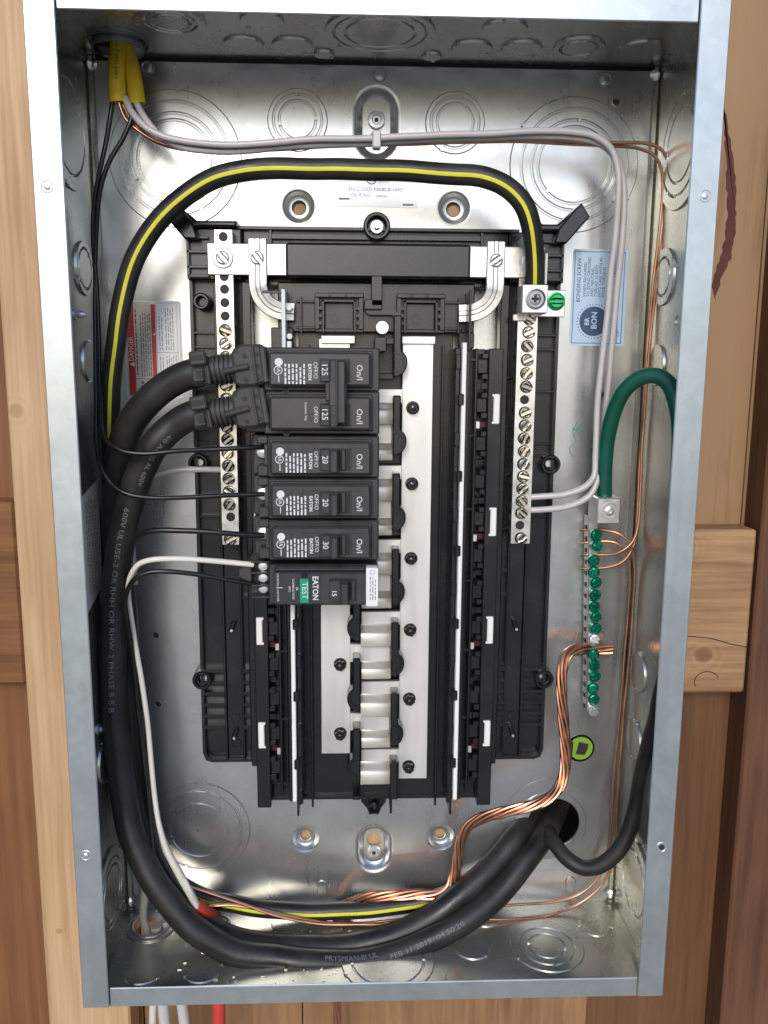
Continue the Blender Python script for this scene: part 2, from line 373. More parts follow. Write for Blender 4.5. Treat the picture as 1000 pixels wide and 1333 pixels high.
# ------------------------------------------------------------------ lettering (flat print)
TXT = {}
def text_geo(s, bold=0.0):
    if (s, bold) in TXT: return TXT[(s, bold)]
    cu = bpy.data.curves.new('lettering', 'FONT'); cu.body = s; cu.size = 1.0; cu.resolution_u = 2; cu.offset = bold
    o = bpy.data.objects.new('lettering', cu); COL.objects.link(o)
    dg = bpy.context.evaluated_depsgraph_get(); ev = o.evaluated_get(dg); me = ev.to_mesh()
    vs = [(v.co.x, v.co.y) for v in me.vertices]; fs = [tuple(p.vertices) for p in me.polygons]
    ev.to_mesh_clear(); bpy.data.objects.remove(o); bpy.data.curves.remove(cu)
    x0 = min(v[0] for v in vs); x1 = max(v[0] for v in vs); TXT[(s, bold)] = (vs, fs, x0, x1); return TXT[(s, bold)]
def text_mb(mb, s, cap, at, xd, yd, align='c', bold=0.0, width=None):
    """cap = capital height in mm; at = anchor (x,d,z); xd, yd reading and up directions in (x,d,z)"""
    vs, fs, x0, x1 = text_geo(s, bold); k = cap / .69; kx = k if width is None else width / (x1 - x0)
    off = {'c': (x0 + x1) / 2, 'l': x0, 'r': x1}[align]; xd = Vector(xd); yd = Vector(yd); at = Vector(at)
    return mb.add([at + xd * ((v[0] - off) * kx) + yd * (v[1] * k) for v in vs], fs)
DOWN = ((0, 0, -1), (1, 0, 0)); UPW = ((0, 0, 1), (-1, 0, 0)); HOR = ((1, 0, 0), (0, 0, 1)); FLIP = ((-1, 0, 0), (0, 0, -1))
def text(s, cap, at, dirs, m, parent, align='c', bold=0.0, width=None, name='lettering'):
    mb = MB(); text_mb(mb, s, cap, at, dirs[0], dirs[1], align, bold, width); return obj(name, mb, m, parent)
def dashes(mb, n, x, d, z0, z1, pitch, h, upright=True, seed=0):
    """lines of small print too fine to read: word-long strokes along z (one column per line)"""
    rnd = random.Random(seed)
    for i in range(n):
        xx = x + i * pitch; z = z0
        while z < z1 - 1.2:
            L_ = min(rnd.uniform(1.2, 4.2), z1 - z); mb.add([(xx, d, z), (xx + h, d, z), (xx + h, d, z + L_), (xx, d, z + L_)], [(0, 1, 2, 3)]); z += L_ + .7
    return mb

# ================================================================== SETTING: ground and the framed timber wall
ZT, ZB, HW, DP = 266.0, -315.5, 181.0, 98.0
g = MB(); g.box(-30000, 30000, -3000, 60000, -1460, -1400)
tag(obj('ground', g, 'ground_concrete'), kind='structure')
g = MB(); g.box(-2500, 2500, -80, 4200, -1399, -1385); tag(obj('floor', g, 'added_floor'), kind='structure')  # unseen slab, added to tone what the steel reflects
WALL = -31.0          # face of the sheathing; studs and blocks stand in front of it
def board(x0, x1, z0, z1, m, d0=WALL - 12, d1=WALL):
    b = MB(); b.box(x0, x1, d0, d1, z0, z1, .6); return b
wall = thing('wall', None, None); wall['kind'] = 'structure'
obj('plywood_sheet', board(270, 1500, -160.2, 1100, 'ply_tan'), 'ply_tan', wall, label='tan plywood sheet with a dark split veneer')
obj('plywood_sheet', board(-180, 269.2, -160.2, 1100, 'ply_tan'), 'ply_tan', wall)
obj('plywood_sheet', board(-54.6, 1500, -1395, -161, 'ply_brown'), 'ply_brown', wall, label='dark brown plywood sheet below the blocking')
obj('plywood_sheet', board(-180, -55.4, -1395, -161, 'ply_low'), 'ply_low', wall)
obj('plywood_sheet', board(-1500, -181, -1395, 1100, 'ply_red'), 'ply_red', wall, label='reddish brown plywood sheet left of the pale stud')
low = MB(); low.box(-54.2, 172, WALL + .3, WALL + 6, -900, -340, .6); obj('sheathing_board', low, 'ply_low', wall)
sp = MB(); rnd = random.Random(4)
spl = [(233.9*1,255.6), (238.9,238.6), (246.0,209.0), (249.6,176.3), (247.6,153.2), (241.7,137.6), (238.3,123.5), (235.4,133.9), (238.7,148.0), (242.8,166.0), (242.7,188.9), (238.6,221.3)]
spq = []
for i, p in enumerate(spl):
    q = spl[(i + 1) % len(spl)]; n_ = max(2, int(math.hypot(q[0] - p[0], q[1] - p[1]) / 3))
    spq += [(p[0] + (q[0] - p[0]) * k / n_ + rnd.uniform(-.8, .8), p[1] + (q[1] - p[1]) * k / n_ + rnd.uniform(-.9, .9)) for k in range(n_)]
sp.prism(spq, WALL - .2, WALL + .35)
obj('veneer_split', sp, 'veneer_split', wall)
def timber(name, label, cat, box, m, **k):
    b = MB(); b.box(*box, 1.6); o = obj(name, b, m, loc=((box[0] + box[1]) / 2, box[2], box[4])); return tag(o, label, cat, **k)
timber('wall_stud', 'pale pine stud standing left of the steel cabinet', 'stud', (-245, -184, WALL, -6, -1395, 1090), 'stud_pine')
timber('wall_stud', 'dark brown stud at the right edge beyond the blocking', 'stud', (271.5, 345, WALL, -4, -1395, 1090), 'stud_dark')
timber('blocking_board', 'knotty tan blocking board right of the cabinet with an end butting the dark stud', 'wood block', (-100, 270, WALL, -6.5, -156, -35), 'block_pine')
blk = bpy.data.objects['blocking_board']
b = MB(); b.tube(spline([(223.5, -6.4, -112.6), (242.1, -6.4, -114.4), (256.5, -6.4, -118.5), (271.3, -6.4, -121.5)], 2), .35, 6)
a_ = [(241.6 + 9 * math.cos(t), -6.4, -146.9 + 7.5 * math.sin(t)) for t in [R(20 + 190 * i / 14) for i in range(15)]]; b.tube(a_, .3, 6)
blk['_loc'] = (85, WALL, -156); o = obj('check_crack', b, 'recess_shade', blk); del blk['_loc']
timber('blocking_board', 'reddish blocking board left of the pale stud', 'wood block', (-700, -246, WALL, -8, -146, -16), 'block_dark')
timber('blocking_board', 'plain board behind the top of the cabinet', 'wood block', (-183, 170, WALL, -8, 150, 262), 'stud_pine')
timber('blocking_board', 'plain board behind the foot of the cabinet', 'wood block', (-130, 90, WALL, -8, -305, -225), 'stud_pine')

# ================================================================== THE CABINET
CAB = thing('panel_enclosure', 'open galvanised steel electrical cabinet screwed to the timber wall', 'electrical panel', (0, 0, ZB))
BACK_KO = [(-127, 204.5), (127, 205)]
HOLE = (132.5, -252.5, 19.0)
dimples = [(-49.7, 177.3), (50.2, 177.6), (-49.6, -262.8), (49.3, -262.8)]
small_holes = [(152.4, 243.3, 2.4), (-151.4, -108, 2.1), (-151.8, -158.6, 2.1), (152.2, 58.8, 2.6)]
pl = MB()
holes = [circle(HOLE[0], HOLE[1], HOLE[2])] + [circle(x, z, 10.6) for x, z in dimples] + [circle(x, z, r, 14) for x, z, r in small_holes]
holes += [stadium(0, 228, 14.2, 8), stadium(.6, -271.5, 12.8, 6)]
plate(pl, [(-HW + .2, ZB + .2), (HW - .2, ZB + .2), (HW - .2, ZT - .2), (-HW + .2, ZT - .2)], holes, -1.4, 0, lambda u, v, h: (u, h, v))
obj('back_panel', pl, 'galvanised', CAB)
def emb(x, z, ri):
    b = MB(); b.lathe([(11.4, .15), (10.4, .1), (9.0, -1.2), (7.6, -3.6), (6.6, -4.2), (ri + .5, -4.2), (ri, -4.8), (ri, -5.6)], (x, 0, z), (0, 1, 0), 32, False, False); return b
for i, (x, z) in enumerate(dimples): obj('mounting_dimple', emb(x, z, 4.4 if i < 2 else 3.8), 'galvanised', CAB)
for cx, cz, r, hf, ho in ((0, 228, 14.2, 8, (0, -7, 4.0)), (.6, -271.5, 12.8, 6, (0, 4.6, 5.4))):
    b = MB(); rings = []
    for ins, h in ((-1.2, .2), (.3, .12), (1.2, -.5), (2.2, -1.7), (3.3, -3.2), (4.4, -4.3), (5.4, -4.8)):
        rings.append([(p[0], h, p[1]) for p in stadium(cx, cz, r - ins, hf)])
    b.loft(rings)
    plate(b, stadium(cx, cz, r - 5.4, hf), [circle(cx + ho[0], cz + ho[1], ho[2])], -5.9, -4.9, lambda u, v, h: (u, h, v))
    obj('keyhole_emboss', b, 'galvanised', CAB)
for x, z in ((152.4, 243.3), (-151.4, -108), (-151.8, -158.6), (152.2, 58.8)):
    b = MB(); b.lathe([(3.3, 0.02), (2.9, .45), (2.4, .5), (2.1, .1), (2.1, -1)], (x, 0, z), (0, 1, 0), 18, False, False); obj('hole_rim', b, 'galvanised', CAB)
for x, z, r in ((-142.4, 258.2, 3.6), (1.7, 256.8, 3.6), (144.8, 256.2, 3.8), (147, -300, 3.2)):
    b = MB(); b.lathe([(r + .9, 0.05), (r + .4, .7), (r, .75), (r - .5, .2), (r - 1, .35), (.6, .9)], (x, 0, z), (0, 1, 0), 20); obj('clinch_button', b, 'galvanised', CAB)

planes = {'back': lambda u, v, h: (u, h, v), 'left': lambda u, v, h: (-179.4 + h, u, v), 'right': lambda u, v, h: (179.4 - h, u, v),
          'top': lambda u, v, h: (u, v, ZT - 1.6 - h), 'bottom': lambda u, v, h: (u, v, ZB + 1.6 + h)}
def knockout(pl_, u, v, radii, h=.7, seed=0, open_r=None, label=None):
    mp = planes[pl_]; b = MB(); n = 48
    prof = [(radii[0] + .75, -.05), (radii[0] + .1, h), ]
    for r in radii[1:]: prof += [(r + 1.0, h), (r + .35, .04), (r - .35, .04), (r - 1.0, h)]
    if open_r: prof += [(open_r + .3, h), (open_r, 0), (open_r, -1.2)]
    else: prof += [(.01, h)]
    rings = [[mp(u + r * math.cos(2 * math.pi * i / n), v + r * math.sin(2 * math.pi * i / n), hh) for i in range(n)] for r, hh in prof]
    b.loft(rings, False, False); o = obj('knockout', b, 'galvanised' if pl_ == 'back' else 'galvanised_side', CAB, label=label)
    t = MB(); rnd = random.Random(seed + int(u * 7 + v * 3))
    for r in radii:
        a0 = rnd.uniform(0, 6.28)
        for a in (a0, a0 + math.pi * .96):
            ca, sa = math.cos(a), math.sin(a); pts = []
            for hh, q in ((0, 1), (h + .45, .7)):
                for (rr, tt) in ((-.95, -1.3), (.95, -1.3), (.95, 1.3), (-.95, 1.3)): pts.append(mp(u + (r + rr * 1.3 * q) * ca - tt * q * sa, v + (r + rr * 1.3 * q) * sa + tt * q * ca, hh))
            t.add(pts, [(0, 1, 5, 4), (1, 2, 6, 5), (2, 3, 7, 6), (3, 0, 4, 7), (4, 5, 6, 7)])
    tag(obj('tie', t, 'galvanised', o), kind='stuff'); return o
for s in (-1, 1): knockout('back', 127 * s, 204.7, (41, 34.3, 27.5, 23.4), seed=s)
for s in (-1, 1): knockout('back', 49.8 * s, 229.2, (18.3, 15.2, 11.5), seed=3 * s)
knockout('back', -125.5, -254, (35.5, 30, 20.5), seed=5)
b = MB(); n = 56      # the ring left round the opened knockout
pr = [(36.5, -.05, 0), (36, .45, 0), (27.2, .45, 0), (26.8, .04, 0), (26.2, .04, 0), (25.7, .45, .3), (19.4, .45, 1), (19.0, .1, 1), (19.0, -1.3, 1)]
b.loft([[(129.5 + (HOLE[0] - 129.5) * k + r * math.cos(2 * math.pi * i / n), h, -254 + (HOLE[1] + 254) * k + r * math.sin(2 * math.pi * i / n)) for i in range(n)] for r, h, k in pr])
obj('knockout_ring', b, 'galvanised', CAB)
for s, nm in ((-1, 'left'), (1, 'right')):
    b = MB(); plate(b, [(-1.2, ZB), (DP - 1.6, ZB), (DP - 1.6, ZT), (-1.2, ZT)], [circle(54.5, 104.2, 3.2, 16)] if s > 0 else [], 0, 1.6, lambda u, v, h: (s * (179.4 + h), u, v))
    obj('side_wall', b, 'galvanised_side', CAB)
    bx = s * 181.2, s * 165.2
    b = MB(); b.box(bx[0], bx[1], DP - 1.5, DP, ZB, ZT, .5); fl = obj('flange', b, 'galvanised_flange', CAB)
    for z in (167, -212.6):
        b = MB(); b.lathe([(3.6, DP - .2), (3.0, DP + .15), (2.2, DP - .4), (1.9, DP - 1.6)], (s * 174, 0, z), (0, 1, 0), 20, False, False)
        obj('dimple', b, 'zinc_screw', fl)
        b = MB(); b.lathe([(1.9, DP - 1.2), (1.6, DP + .5), (.7, DP + .9)], (s * 174, 0, z), (0, 1, 0), 16); obj('screw_tip', b, 'zinc_screw' if s < 0 or z > 0 else 'recess_shade', fl)
CON_T = (-152, 28.5, 14.5); CON_B = (-157, 24, 13.5); CON_B2 = (-112, 26, 10.5); CU_B = (-25, 20, 5)
b = MB(); b.box(-174, 176, .02, .8, ZT - 4.0, ZT - 1.65); obj('seam', b, 'recess_shade', CAB)
b = MB(); b.lathe([(21, -1.5), (21, -30), (19.4, -30), (19.4, -1.5)], (HOLE[0], 0, HOLE[1]), n=36, cap1=False); obj('hole_shade_tube', b, 'black_gloss', CAB)  # black tube added behind the open knockout to make it dark
b = MB(); b.cyl((HOLE[0], -30.4, HOLE[1]), 19, .5, n=30); obj('hole_shade_disc', b, 'recess_shade', CAB)  # near-black disc standing in for the unlit depth of the hole
for nm, z0, con in (('top', ZT, [CON_T]), ('bottom', ZB, [CON_B, CON_B2, CU_B])):
    b = MB(); sg = 1 if nm == 'top' else -1
    plate(b, [(-179.3, -1.2), (179.3, -1.2), (179.3, DP - 1.6), (-179.3, DP - 1.6)], [circle(c[0], c[1], c[2] - .4) for c in con], 0, 1.6, lambda u, v, h: (u, v, z0 - sg * h))
    obj('end_wall', b, 'galvanised_side', CAB)
    b = MB(); b.box(-164.6, 164.6, DP - 2.1, DP - .6, z0, z0 - sg * 13, .5); obj('flange', b, 'galvanised_flange', CAB)
for u, v, rr in ((-116, 56, (19, 14, 10.6)), (-79.8, 24.2, (11.8,)), (-65, 60, (11.6,)), (-50.7, 24.6, (11.8,)), (-32.5, 12.3, (5.6,)), (.6, 47.5, (31, 26.5, 20)), (33.3, 12.1, (5.6,)),
                 (56, 25.5, (11.8,)), (85.7, 27.1, (11.8,)), (70.5, 55.5, (12.2,)), (119.3, 31.3, (14.6, 11)), (157.2, 29.7, (13,)), (-140, 74, (11.5,)), (140, 72, (11.5,))):
    knockout('top', u, v, rr, 1.3, seed=11)
for u, v, rr in ((-151.6, 67.3, (13.4,)), (-113, 68.4, (12,)), (66.6, 51.9, (11.7,)), (117.7, 52.5, (24.4, 18.8, 12.2)), (157, 32, (11,)), (155.4, 81.4, (8,)), (8.5, 63, (30.5, 24)), (57, 82.1, (11.5,)), (80, 20, (11,)), (-60, 24, (12,)), (-33, 36, (11,))):
    knockout('bottom', u, v, rr, .8, seed=13)
for u, v, rr in ((44, 211, (34, 26)), (28.5, 134, (15.6, 12)), (28, 78.5, (12,)), (38, -182, (13.5,)), (40, -276, (30, 23, 18)), (66, 20, (12,)), (70, -120, (12,))): knockout('left', u, v, rr, 1.5, seed=17)
for u, v, rr in ((47, 206, (36, 28.5, 21)), (31, 132.5, (17, 11.5)), (27.5, 78.5, (12.6,)), (27.5, -127, (13.2,)), (26.5, -176, (13.4,)), (44, -272, (30, 22)), (66, 60, (12,))): knockout('right', u, v, rr, 1.4, seed=19)
for s, d, z in ((-1, 48.8, 105.5), (-1, 47.4, -155.3)):
    b = MB(); b.lathe([(3.6, 0), (3.4, 1.2), (2.2, 1.9), (1.9, 5), (.8, 7)], (s * 179.4, d, z), (-s, 0, 0), 16); obj('self_tapping_screw', b, 'zinc_screw' if s < 0 else 'copper_dull', CAB)
for s in (-1, 1):          # bright corner gussets where the sheet is folded
    b = MB(); b.lathe([(3.4, 0), (3.2, 1.4), (1.4, 2.0)], (s * 176, 2, ZT - 7), (-s * .5, 1, -.4), 14); obj('corner_tab', b, 'warm_screw', CAB)
    b = MB(); b.lathe([(3.2, 0), (3.0, 1.4), (1.4, 2.0)], (s * 176, 2, ZB + 7), (-s * .5, 1, .4), 14); obj('corner_tab', b, 'warm_screw', CAB)
for x in (-37.5, 147): b = MB(); b.prism(stadium(x, -303, 3.6, 3.4, 8), .05, 1.0, .5); obj('hanger_tab', b, 'galvanised', CAB)
# seams where the side sheets are bent
for s in (-1, 1):
    b = MB(); b.loft([[(s * 179.3, -.2, z), (s * 179.1, 1.1, z), (s * 178.2, 2.0, z), (s * 175.6, 2.1, z), (s * 175.0, .05, z)] for z in (ZB + 2, ZT - 2)], closed=False); obj('fold', b, 'galvanised_side', CAB)

# ================================================================== screws, shared shapes
def slotted(r=3.6, h=2.9, slot=.8, sq=1.35, stem=0.0, n=18):
    b = MB(); b.lathe([(r * .55, -stem - .01), (r * .55, 0), (r, 0), (r, h * .4), (r * .96, h * .45)], (0, 0, 0), (0, 1, 0), 22, True, True)
    for sg in (-1, 1):
        a = math.asin(min(.9, slot / r)); poly = [(r * .93 * math.cos(a + (math.pi - 2 * a) * i / n), sg * r * .93 * math.sin(a + (math.pi - 2 * a) * i / n)) for i in range(n + 1)]
        poly += [(-sq, sg * slot), (-sq, sg * sq), (sq, sg * sq), (sq, sg * slot)]
        q = MB(); q.prism(poly, h * .4, h, .75); b.add(q.v, q.f)
    return b
SLOT = mesh('slotted_screw', slotted(), 'warm_screw')
SLOTZ = mesh('slotted_screw', slotted(4.2, 2.2), 'zinc_screw')
def place(me, name, parent, at, rot=0.0, tilt=(0, 0), label=None):
    o = bpy.data.objects.new(name, me); link(o, parent); p = Vector(at) - (wpos(parent) if parent else Vector((0, 0, 0))); o['_loc'] = tuple(p)
    o.location = (p.x * MM, -p.y * MM, p.z * MM); o.rotation_euler = (tilt[0], rot, tilt[1])
    if label: o['label'] = label
    return o
b = MB(); b.lathe([(4.3, 0), (4.3, 1.6), (3.9, 2.2), (2.3, 2.2), (2.1, 1.5), (1.2, 1.5), (1.2, 2.0)], n=24); b.box(-.9, .9, 1.4, 2.3, -.9, .9, .2); WASH = mesh('pan_screw', b, 'zinc_screw')
for x, z in ((0, 231), (.6, -276.5)):
    t = thing('mounting_screw', 'zinc screw holding the cabinet in the ' + ('upper' if z > 0 else 'lower') + ' keyhole emboss', 'screw', (x, -5.5, z), 'screws fixing the cabinet to the wall')
    b = MB(); b.lathe([(5.6, -4.9), (5.5, -3.2), (4.9, -2.4), (3.1, -2.2), (2.6, -2.9), (.4, -2.9)], (x, 0, z), n=26); obj('head', b, 'zinc_screw', t)
    b = MB(); b.box(x - 1.2, x + 1.2, -3.1, -2.5, z - 1.2, z + 1.2, .2); obj('drive_recess', b, 'recess_shade', t)

# ================================================================== BLACK INTERIOR CHASSIS
b = MB()
for q in (((137, 41), (134, 34), (136, 28), (132, 22), (134.5, 17)), ((141, 40), (136.5, 36), (139, 31), (141, 25)), ((133, 36), (137, 35.5), (142, 36.5))): b.tube(spline([(x, .1, z) for x, z in q], 1), .28, 6)
obj('marker_scribble', b, 'marker_ink', CAB)
CH = thing('interior_chassis', 'black moulded plastic chassis carrying the bus bars and breaker rails', 'panel interior', (0, 0, -222))
def rb(s, x0, x1): return (s * x0, s * x1)
for s in (-1, 1):
    # wing tray with a rounded foot
    poly = [(79, 160), (117.5, 160), (117.8, 0), (118.4, -188), (116.5, -193), (112.5, -194.5), (79, -194.5)]
    b = MB(); b.prism([(s * x, z) for x, z in poly], 3, 9.5, 1.0); wg = obj('wing_tray', b, 'black_plastic', CH)
    b = MB(); rim = [(118, 160), (118.3, 0), (118.8, -188), (116.8, -193.6), (112.5, -195), (79, -195)]; ins = [(116, 160), (116.3, 0), (116.7, -187), (115.2, -191.5), (112, -192.9), (79, -192.9)]
    rings = [[(s * a[0], 3, a[1]), (s * a[0], 15, a[1]), (s * c[0], 15, c[1]), (s * c[0], 9, c[1])] for a, c in zip(rim, ins)]
    b.loft(rings, True, True); obj('rim', b, 'black_plastic', wg)
    b = MB()
    for x0, x1, dd in ((84.2, 85.6, 15), (89.6, 90.8, 15), (101.4, 103, 15)): b.box(s * x0, s * x1, 9, dd, -193.5, 128, .3)
    for z in (97, 88, 61, 27, 19, -8, -22): b.box(s * 102.5, s * 116.5, 9, 14, z - .7, z + .7, .2)
    for z in (70, 38, 6, -31, -60, -77): b.box(s * 85, s * 90, 9, 14, z - .6, z + .6, .2)
    for k in range(6):
        z = -128.6 - k * 8.1
        b.box(s * 102.5, s * 116.8, 9, 15.2, z - 1.5, z + 1.0, .25); b.box(s * 85, s * 90, 9, 15.2, z - 1.5, z + 1.0, .25)
    obj('rib', b, 'black_plastic', wg)
    b = MB()     # upright strip the neutral bar lies on
    b.box(s * 90.8, s * 101.4, 9, 12.5, -193, 128, .4); obj('bar_bed', b, 'black_plastic', wg)
    b = MB(); b.lathe([(3.6, 12.4), (3.4, 13.0), (2.9, 13.0), (2.7, 12.4)], (s * 96, 0, -164), n=20, cap1=False); b.lathe([(3.6, 12.4), (3.4, 13.0), (2.9, 13.0), (2.7, 12.4)], (s * 96, 0, -182), n=20, cap1=False)
    obj('mould_ring', b, 'black_plastic', wg)
    for zz in (-97, -174):
        b = MB(); b.box(s * 94.6, s * 97.6, 12.5, 17, zz - 4.4, zz + 4.4, .8, rot=s * .35); pg = obj('locating_peg', b, 'black_gloss', wg)
        b = MB(); b.cyl((s * 96.6, 17, zz - 2.4), .9, .8, n=10); obj('peg_tip', b, 'zinc_screw', pg)
    # corner horn
    b = MB(); hp = [(98, 160), (112, 160), (117, 158), (130, 171.5), (125.5, 176), (112, 164), (98, 164)] if s > 0 else [(86, 160), (108, 160), (117, 158), (128, 169.5), (123.5, 174), (110, 163.5), (86, 163.5)]
    b.prism([(s * x, z) for x, z in hp], 4, 26, 1.2); hn = obj('horn_bracket', b, 'black_plastic', CH)
    b = MB(); b.prism([(s * x, z) for x, z in ((109, 152), (117, 152), (131, 168), (125.5, 176), (121, 172), (112, 161))], 26, 30, 1.0); obj('horn_lip', b, 'black_gloss', hn)
    b = MB(); b.prism([(s * x, z) for x, z in ((84, 160), (117.5, 160), (117.5, 129), (84, 129))], 9.5, 20, .8); up = obj('bar_pocket', b, 'black_plastic', CH)
    b = MB()
    for z in (154, 145.6, 136.5, 131.0): b.box(s * 104, s * 117.3, 20, 23.5, z - .8, z + .8, .2)
    b.box(s * 115.8, s * 117.4, 20, 23.5, 129, 159.5, .2)
    obj('rib', b, 'black_plastic', up)
    # breaker rail: outer strip, toothed column, slot, inner wall
    b = MB(); b.box(s * 70.8, s * 80, 4, 29, -222, 88, .5); rail = obj('breaker_rail', b, 'black_plastic', CH)
    b = MB(); b.box(s * 50, s * 70.8, 4, 15, -222, 88, .5); obj('rail_floor', b, 'black_plastic', rail)
    b = MB(); b.box(s * 62.6, s * 64.2, 15, 27, -214, 88, .3); b.box(s * 59, s * 60, 15, 24, -210, 84, .2); obj('rail_web', b, 'black_plastic', rail)
    b = MB(); b.box(s * 79, s * 84.5, 4, 20, -196, 128, .5); obj('rail_foot', b, 'black_plastic', rail)
    k = 0; z = 77.0
    while z > -212:
        big = MB(); big.box(s * 64.2, s * 70.8, 15, 26, z - 4.6, z + 4.6, .5); big.box(s * 66.8, s * 70.8, 20, 28.5, z + 4.6, z + 8.2, .4)
        big.box(s * 66.8, s * 70.8, 20, 28.5, z - 8.2, z - 4.6, .4); obj('tooth', big, 'black_plastic', rail)
        wn = MB(); wn.box(s * 66.6, s * 70.9, 15, 22 if k % 3 else 26.6, z - 14.5, z - 10.5, .2); obj('tooth_window', wn, 'red_window' if k % 3 == 1 else 'black_gloss', rail)
        b = MB(); b.box(s * 63.8, s * 66.4, 26, 27.4, z - 14.9, z - 10.2, .3); obj('glint_clip', b, 'zinc_screw' if k % 3 == 1 else 'black_gloss', rail)
        if k % 2 == 0: b = MB(); b.cyl((s * 66.9, 25.6, z + .6), 1.3, .9, n=12); obj('stud_pin', b, 'black_gloss', rail)
        k += 1; z -= 24.6
    for za, zb in ((59.6, 40.7), (-13.4, -32.2), (-86.6, -105.3), (-159.6, -178)):
        b = MB(); b.box(s * 74.4, s * 78.4, 28.5, 30.6, za, zb, .5); b.box(s * 73.6, s * 75.6, 28.5, 30.4, za, za - 1.6, .3); b.box(s * 73.6, s * 75.6, 28.5, 30.4, zb, zb + 1.6, .3)
        obj('retainer_clip', b, 'strip_white', rail)
    b = MB(); b.box(s * 52.0, s * 54.7, 36, 45, -209, 91, .4); obj('label_strip', b, 'strip_white', rail)
    b = MB(); b.box(s * 55.2, s * 57.2, 15, 41, -211, 88, .4); b.box(s * 48.2, s * 51.4, 12, 40, -214, 88, .6); obj('strip_wall', b, 'black_plastic', rail)
    for z in (56.6, 9, -38.7, -86.7, -135.2, -182.4):
        b = MB(); b.box(s * 49.8, s * 53.4, 40, 46.2, z - 3.4, z + 3.4, .5); obj('strip_clip', b, 'black_gloss', rail)
    for z in (81, 33, -15, -63, -111, -159, -206):
        b = MB(); b.box(s * 55, s * 63, 25, 26.4, z - .8, z + .8, .2); b.box(s * 48.4, s * 51.6, 30, 42, z - 6, z + 3, .5); obj('rail_tab', b, 'black_plastic', rail)
# tray under the bus bars
b = MB(); b.box(-50, 50, 4, 12, -222, 128, .5); tray = obj('centre_tray', b, 'black_plastic', CH)
b = MB(); b.box(-79, 79, 3.9, 15, -224, -221.6, .4); b.box(-79, 79, 12, 20, 126, 128.5, .4)
for x in (-43, 43): b.box(x - .7, x + .7, 12, 18, -228, 90, .3)
b.box(10.6, 12.2, 12, 28, -228, -206, .3); b.box(-53, -51.6, 12, 30, -228, -214, .3); b.box(51.6, 53, 12, 30, -228, -214, .3)
obj('tray_lip', b, 'black_plastic', tray)
# upper deck
b = MB(); b.box(-84, 84, 3.5, 13, 128, 161, .8); deck = obj('upper_deck', b, 'black_plastic', CH)
b = MB(); b.box(-66, 66, 13, 16.5, 154.6, 158.0, .3); b.box(-67.5, -65.5, 13, 17, 128.5, 160, .3); b.box(65.5, 67.5, 13, 17, 128.5, 160, .3); b.box(-90, 90, 3, 17.5, 160, 162, .3)
obj('deck_rim', b, 'black_plastic', deck)
b = MB()
for x in (-57, 57, -78, 78): b.lathe([(5.4, 12.9), (5.2, 13.5), (4.8, 13.5), (4.6, 12.9)], (x, 0, 150), n=22, cap1=False)
obj('mould_ring', b, 'black_plastic', deck)
b = MB(); b.box(-62, 62, 4, 22, 97.5, 128, .8); lug = obj('lug_deck', b, 'black_plastic', CH)
b = MB(); b.box(-66, -52, 4, 27, 86, 100, .6); b.box(52, 62, 4, 24, 88, 98, .6); obj('deck_shoulder', b, 'black_plastic', lug)
for s in (-1, 1):
    cx = -23.3 if s < 0 else 27.6
    b = MB(); b.box(cx - 15.2, cx + 15.2, 22, 28, 118.4, 121.2, .4)
    b.box(cx - 15.4, cx - 12.2, 22, 28, 99, 118.4, .4); b.box(cx + 11.8, cx + 15, 22, 28, 99, 118.4, .4); b.box(cx - 15.2, cx + 15.2, 22, 26, 97.4, 99.6, .4)
    b.box(cx - 10.8, cx - 9.2, 22, 30, 97, 117, .3); b.box(cx + 8.8, cx + 10.4, 22, 30, 97, 117, .3); b.box(cx - 10.8, cx + 10.4, 22, 30, 115.4, 117, .3)
    fr = obj('lug_frame', b, 'black_plastic', lug)
    b = MB(); b.box(cx - 9, cx + 8.6, 22, 24.4, 98.5, 115.2, .3); b.lathe([(3.0, 24.3), (2.9, 24.8), (2.4, 24.8), (2.3, 24.3)], (cx - 3, 0, 106), n=18, cap1=False); obj('frame_pad', b, 'black_plastic', fr)
    b = MB()
    for z in (103, 107.5, 112): b.cyl((cx - 11.6, 24, z), 1.15, 4.4, n=10); b.cyl((cx + 11.2, 24, z), 1.15, 4.4, n=10)
    for x in (-6, 4): b.box(cx + x - .5, cx + x + .5, 28, 29.4, 118.8, 121, .2); b.cyl((cx + x, 27.6, 119.6), 1.0, 1.2, n=10)
    obj('frame_peg', b, 'black_gloss', fr)
    b = MB(); b.box(cx - 11.5, cx + 9.6, 20, 24.6, 90.6, 95.4, .3); obj('line_tab', b, 'tinned_bus', CH)
    b = MB(); xa, xb = (cx - 27, cx - 15.2) if s < 0 else (cx + 15, cx + 27)
    b.box(xa, xb, 21.8, 25, 115.4, 116.8, .3); b.box(xa, xb, 21.8, 25, 99.4, 100.8, .3); xm = xa + 3 if s < 0 else xb - 3; b.box(xm - .6, xm + .6, 21.8, 26, 97, 119, .2)
    obj('rib', b, 'black_plastic', lug)
b = MB(); b.box(-3.6, 3.2, 22, 34, 113, 131, .5); b.box(-8, 3.2, 22, 34, 110.8, 117, .5); obj('deck_post', b, 'black_plastic', lug)
b = MB(); b.box(-1.5, 6, 22, 33, 85.4, 94.5, .5); obj('deck_post', b, 'black_plastic', lug)
b = MB(); kp = [(-8, 111), (4, 111), (11, 111), (14.4, 107), (14.4, 95), (11, 90.5), (3, 90.5)]; kq = [(-5, 108), (4, 108), (9.6, 108), (12, 105.6), (12, 96), (9.6, 93.2), (3, 93.2)]
